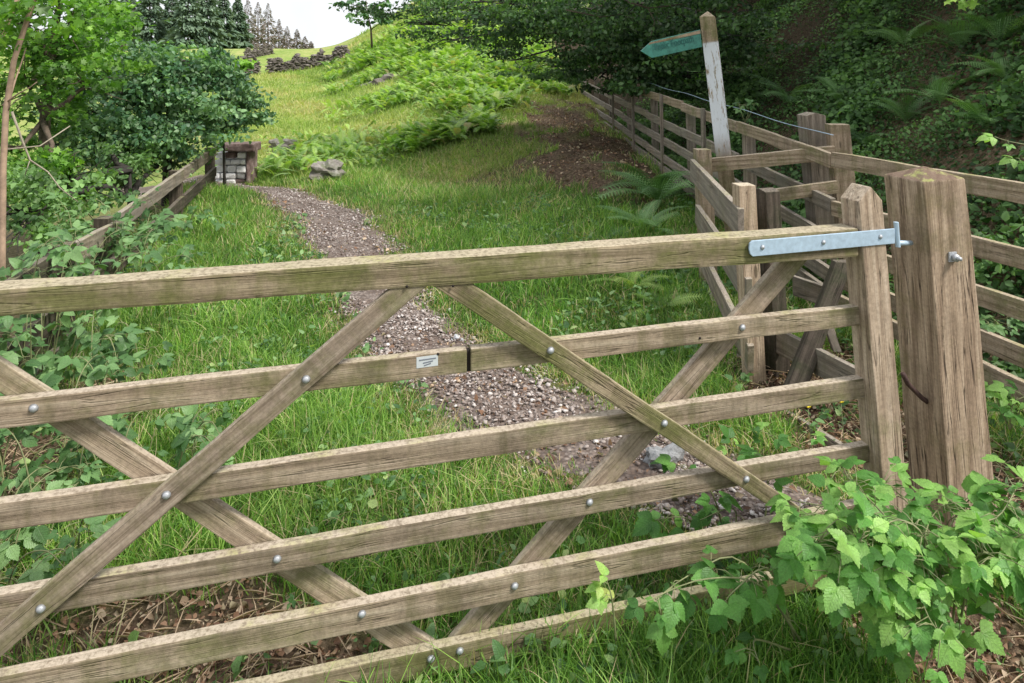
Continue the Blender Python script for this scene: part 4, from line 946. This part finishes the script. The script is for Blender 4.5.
leafy('raspberry_bush', 'big bright green raspberry bush sprawling over the hinge end of the gate', 'bush', rc, 52, .054, M_rasp, spread=.06, tint=(.15,.95))
leafy('raspberry_shoot', 'drooping raspberry shoots hanging across the lowest rail left of the big bush', 'plant', [[P(800,640,1.98),P(760,585,1.92),P(700,580,1.9),P(640,605,1.86)],[P(800,640,1.98),P(740,560,2.02),P(690,575,1.95),P(655,600,1.9)],[P(795,640,1.98),P(770,570,1.93),P(735,590,1.86),P(720,610,1.84)],[P(790,650,1.95),P(755,640,1.85),P(760,665,1.8)]], 19, .058, M_rasp, spread=.04, tint=(0,.6))
leafy('raspberry_shoot', 'raspberry shoot poking through beside the fifth rail under the right brace', 'plant', [[P(730,560,2.35),P(715,500,2.3),P(700,480,2.25),P(672,462,2.2)],[P(730,560,2.35),P(735,510,2.3),P(700,520,2.25)],[P(760,560,2.3),P(768,480,2.3),P(758,440,2.3)],[P(720,560,2.35),P(690,520,2.3),P(655,520,2.25)]], 20, .06, M_rasp, spread=.03, tint=(0,.7))
leafy('raspberry_shoot', 'small lime green shoot against the fifth rail', 'plant', [[P(616,640,1.92),P(612,600,1.90),P(606,578,1.90)]], 26, .036, M_rasp, spread=.02, tint=(.8,1))
leafy('nettle_clump', 'low leafy seedlings on the litter inside the kissing gate', 'plant', [[P(790,470,3.0),P(775,440,3.0),P(760,430,3.0)],[P(795,470,3.0),P(805,445,3.0),P(815,440,2.95)],[P(745,480,3),P(735,455,3),P(730,440,3)]], 26, .06, M_rasp, spread=.04)
# brambles on the left fence and verge
def rcane(px0, py0, Y0, dx, dy, L):
    a = P(px0, py0, Y0); return [a, a+Vector((dx*.3, dy*.3, L*.8)), a+Vector((dx*.7, dy*.6, L)), a+Vector((dx, dy, L*.6))]
bl = [(25,290,3.5,.9,'bramble thicket along the near top rail of the low fence'),(70,262,4.3,1.0,'bramble thicket over the middle of the low fence'),(130,235,5.4,.9,'bramble thicket around the lichened rail of the low fence'),(175,215,7,.8,'bramble thicket at the far end of the low fence'),(15,262,3.7,1.0,'bramble spilling over the nearest end of the low fence'),(100,222,4.9,.8,'bramble sprays hiding the gap between the low fence sections'),
      (35,400,2.75,.7,'bramble growing behind the second rail at the left edge of the gate'),(110,330,3.5,.7,'bramble on the verge behind the top rail at the left'),(150,430,2.85,.5,'small bramble behind the crossing of the left braces'),
      (40,540,2.3,.55,'broad-leaved bramble behind the fourth rail at the left'),(10,470,2.5,.6,'bramble in the gap between third rail and brace at the left edge')]
for px, py, Y, w, lab in bl:
    cs = []
    b0 = P(px, py, Y); gz = h1(b0.x, b0.y)
    for j in range(9):
        a = random.uniform(0, 6.28); rr = w*random.uniform(.3, .9)*.6; st_ = b0+Vector((random.uniform(-.25,.25)*w, random.uniform(-.35,.35)*w, 0)); st_.z = gz
        hh = max(.12, (b0.z-gz)*random.uniform(.6, 1.15)+.06)
        cs.append([st_, st_+Vector((math.cos(a)*rr*.3, math.sin(a)*rr*.3, hh*.8)), st_+Vector((math.cos(a)*rr*.7, math.sin(a)*rr*.7, hh)), st_+Vector((math.cos(a)*rr, math.sin(a)*rr, hh*.8))])
    leafy('bramble', lab, 'bramble', cs, 15, .062 if Y < 3.2 else .07, M_bram, LEAF4 if Y > 3 else LEAFS, spread=.05, group='brambles on the left', droop=-.1)
for px, py, Y, lab in ((610,330,4.9,'leafy weed beside the small ferns behind the top rail'),(655,430,3.6,'leafy weed at the path edge beside the pale boulder'),(1010,400,2.9,'leafy weed under the fence rails at the right edge'),(1000,330,3.6,'bramble sprig poking through the fence rails at the right edge'),(745,110,6.5,'pale sprig growing through the far fence behind the signpost'),(300,600,2.1,'blue green thistle seedling behind the fifth rail')):
    b0 = P(px, py, Y); cs = [[b0-Vector((0,0,.12)), b0+Vector((random.uniform(-.06,.06), random.uniform(-.06,.06), .02)), b0+Vector((random.uniform(-.14,.14), random.uniform(-.14,.05), .06))] for _ in range(4)]
    if px == 300: cs = [[P(300,612,2.1), P(298,604,2.1), P(294,600,2.08)]]
    leafy('weed', lab, 'plant', cs, 24 if px != 300 else 60, .05, M_bram if px != 1010 else M_rasp, LEAF4, spread=.03)
# overhanging sprigs at the right edge
leafy('leafy_sprig', 'bright sprig entering from the right edge above the fence', 'plant', [[P(1060,150,3.2),P(1035,146,3.2),P(1012,142,3.2),P(995,137,3.2)],[P(1060,170,3.2),P(1040,160,3.2),P(1015,158,3.2)]], 22, .05, M_rasp, LEAF4, spread=.03)
leafy('leafy_sprig', 'pale leaf spray hanging into the top right corner', 'plant', [[P(1000,-30,4),P(985,-10,4),P(965,2,4)],[P(1010,-30,4),P(980,-12,4),P(955,-2,4)]], 22, .07, M_brk, LOBE, spread=.03)
# buttercups
for x, y, lab in ((808,408,'yellow buttercup just under the third rail, the left one'),(841,403,'yellow buttercup just under the third rail, nearer the hinge stile')):
    c = P(x, y, 3.0); t = thing('buttercup', lab, 'flower', (c.x, c.y, h1(c.x, c.y)))
    V, T = tubes([([(c.x+.02, c.y, h1(c.x, c.y)), (c.x+.01, c.y, c.z*.6), tuple(c)], [.0015]*3)], 5); link('stem', mesh_tris('stem', V, T), M_cane, t)
    an = np.arange(5)*1.2566; d = np.stack([np.cos(an), np.sin(an), .45+0*an], -1); V, T, Q = inst(*leaf_shape(3,.5,0,.1,-.3), rotm(d, np.tile([0,0,1.],(5,1)), np.full(5, .017)), np.tile(np.array(c), (5,1))); link('petals', mesh_tris('petals', V, T, Q), M_yellow, t)

# ------------------------------------------------------------ light, sky, camera
w = bpy.data.worlds.new('World'); S.world = w; w.use_nodes = True; nt = w.node_tree; nt.nodes.clear(); q = N(nt)
sky = q.n('TexSky'); sky.sky_type = 'NISHITA'; sky.sun_disc = False; sky.sun_elevation = R(50); sky.sun_rotation = R(114)
sky.air_density = 1.0; sky.dust_density = 4.0
tc = q.n('TexCoord'); cl_ = q.noise(tc.outputs['Generated'], 2.2, 6, .6, .4)
cover = q.ramp(cl_, [(.25, .72), (.6, .97)])
cm = q.mix(cover, sky.outputs[0], (11.5, 11.8, 12.3))
bg = q.n('Background'); bg.inputs[1].default_value = .064; q.l(cm, bg.inputs[0]); o = q.n('OutputWorld'); q.l(bg.outputs[0], o.inputs[0])
sd = bpy.data.lights.new('Sun', 'SUN'); sd.energy = 3.2; sd.angle = R(11); sd.color = (1, .95, .87)
so = bpy.data.objects.new('Sun', sd); COL.objects.link(so)
el, az = R(50), R(114)                             # azimuth clockwise from +Y
dv = Vector((math.sin(az)*math.cos(el), math.cos(az)*math.cos(el), math.sin(el)))
so.rotation_euler = dv.to_track_quat('Z', 'Y').to_euler()
cd = bpy.data.cameras.new('Camera'); cd.sensor_width = 36; cd.lens = F/1024*36; cd.shift_y = -(341.5-CY)/1024; cd.clip_start = .05; cd.clip_end = 1500
co = bpy.data.objects.new('Camera', cd); COL.objects.link(co); co.location = (0, 0, CZ); co.rotation_euler = (R(90), 0, 0); S.camera = co
S.view_settings.view_transform = 'Standard'; S.view_settings.look = 'None'; S.view_settings.exposure = .62; S.view_settings.gamma = 1
S.view_settings.use_curve_mapping = False
S.cycles.max_bounces = 5; S.cycles.diffuse_bounces = 3; S.cycles.glossy_bounces = 2; S.cycles.transmission_bounces = 3
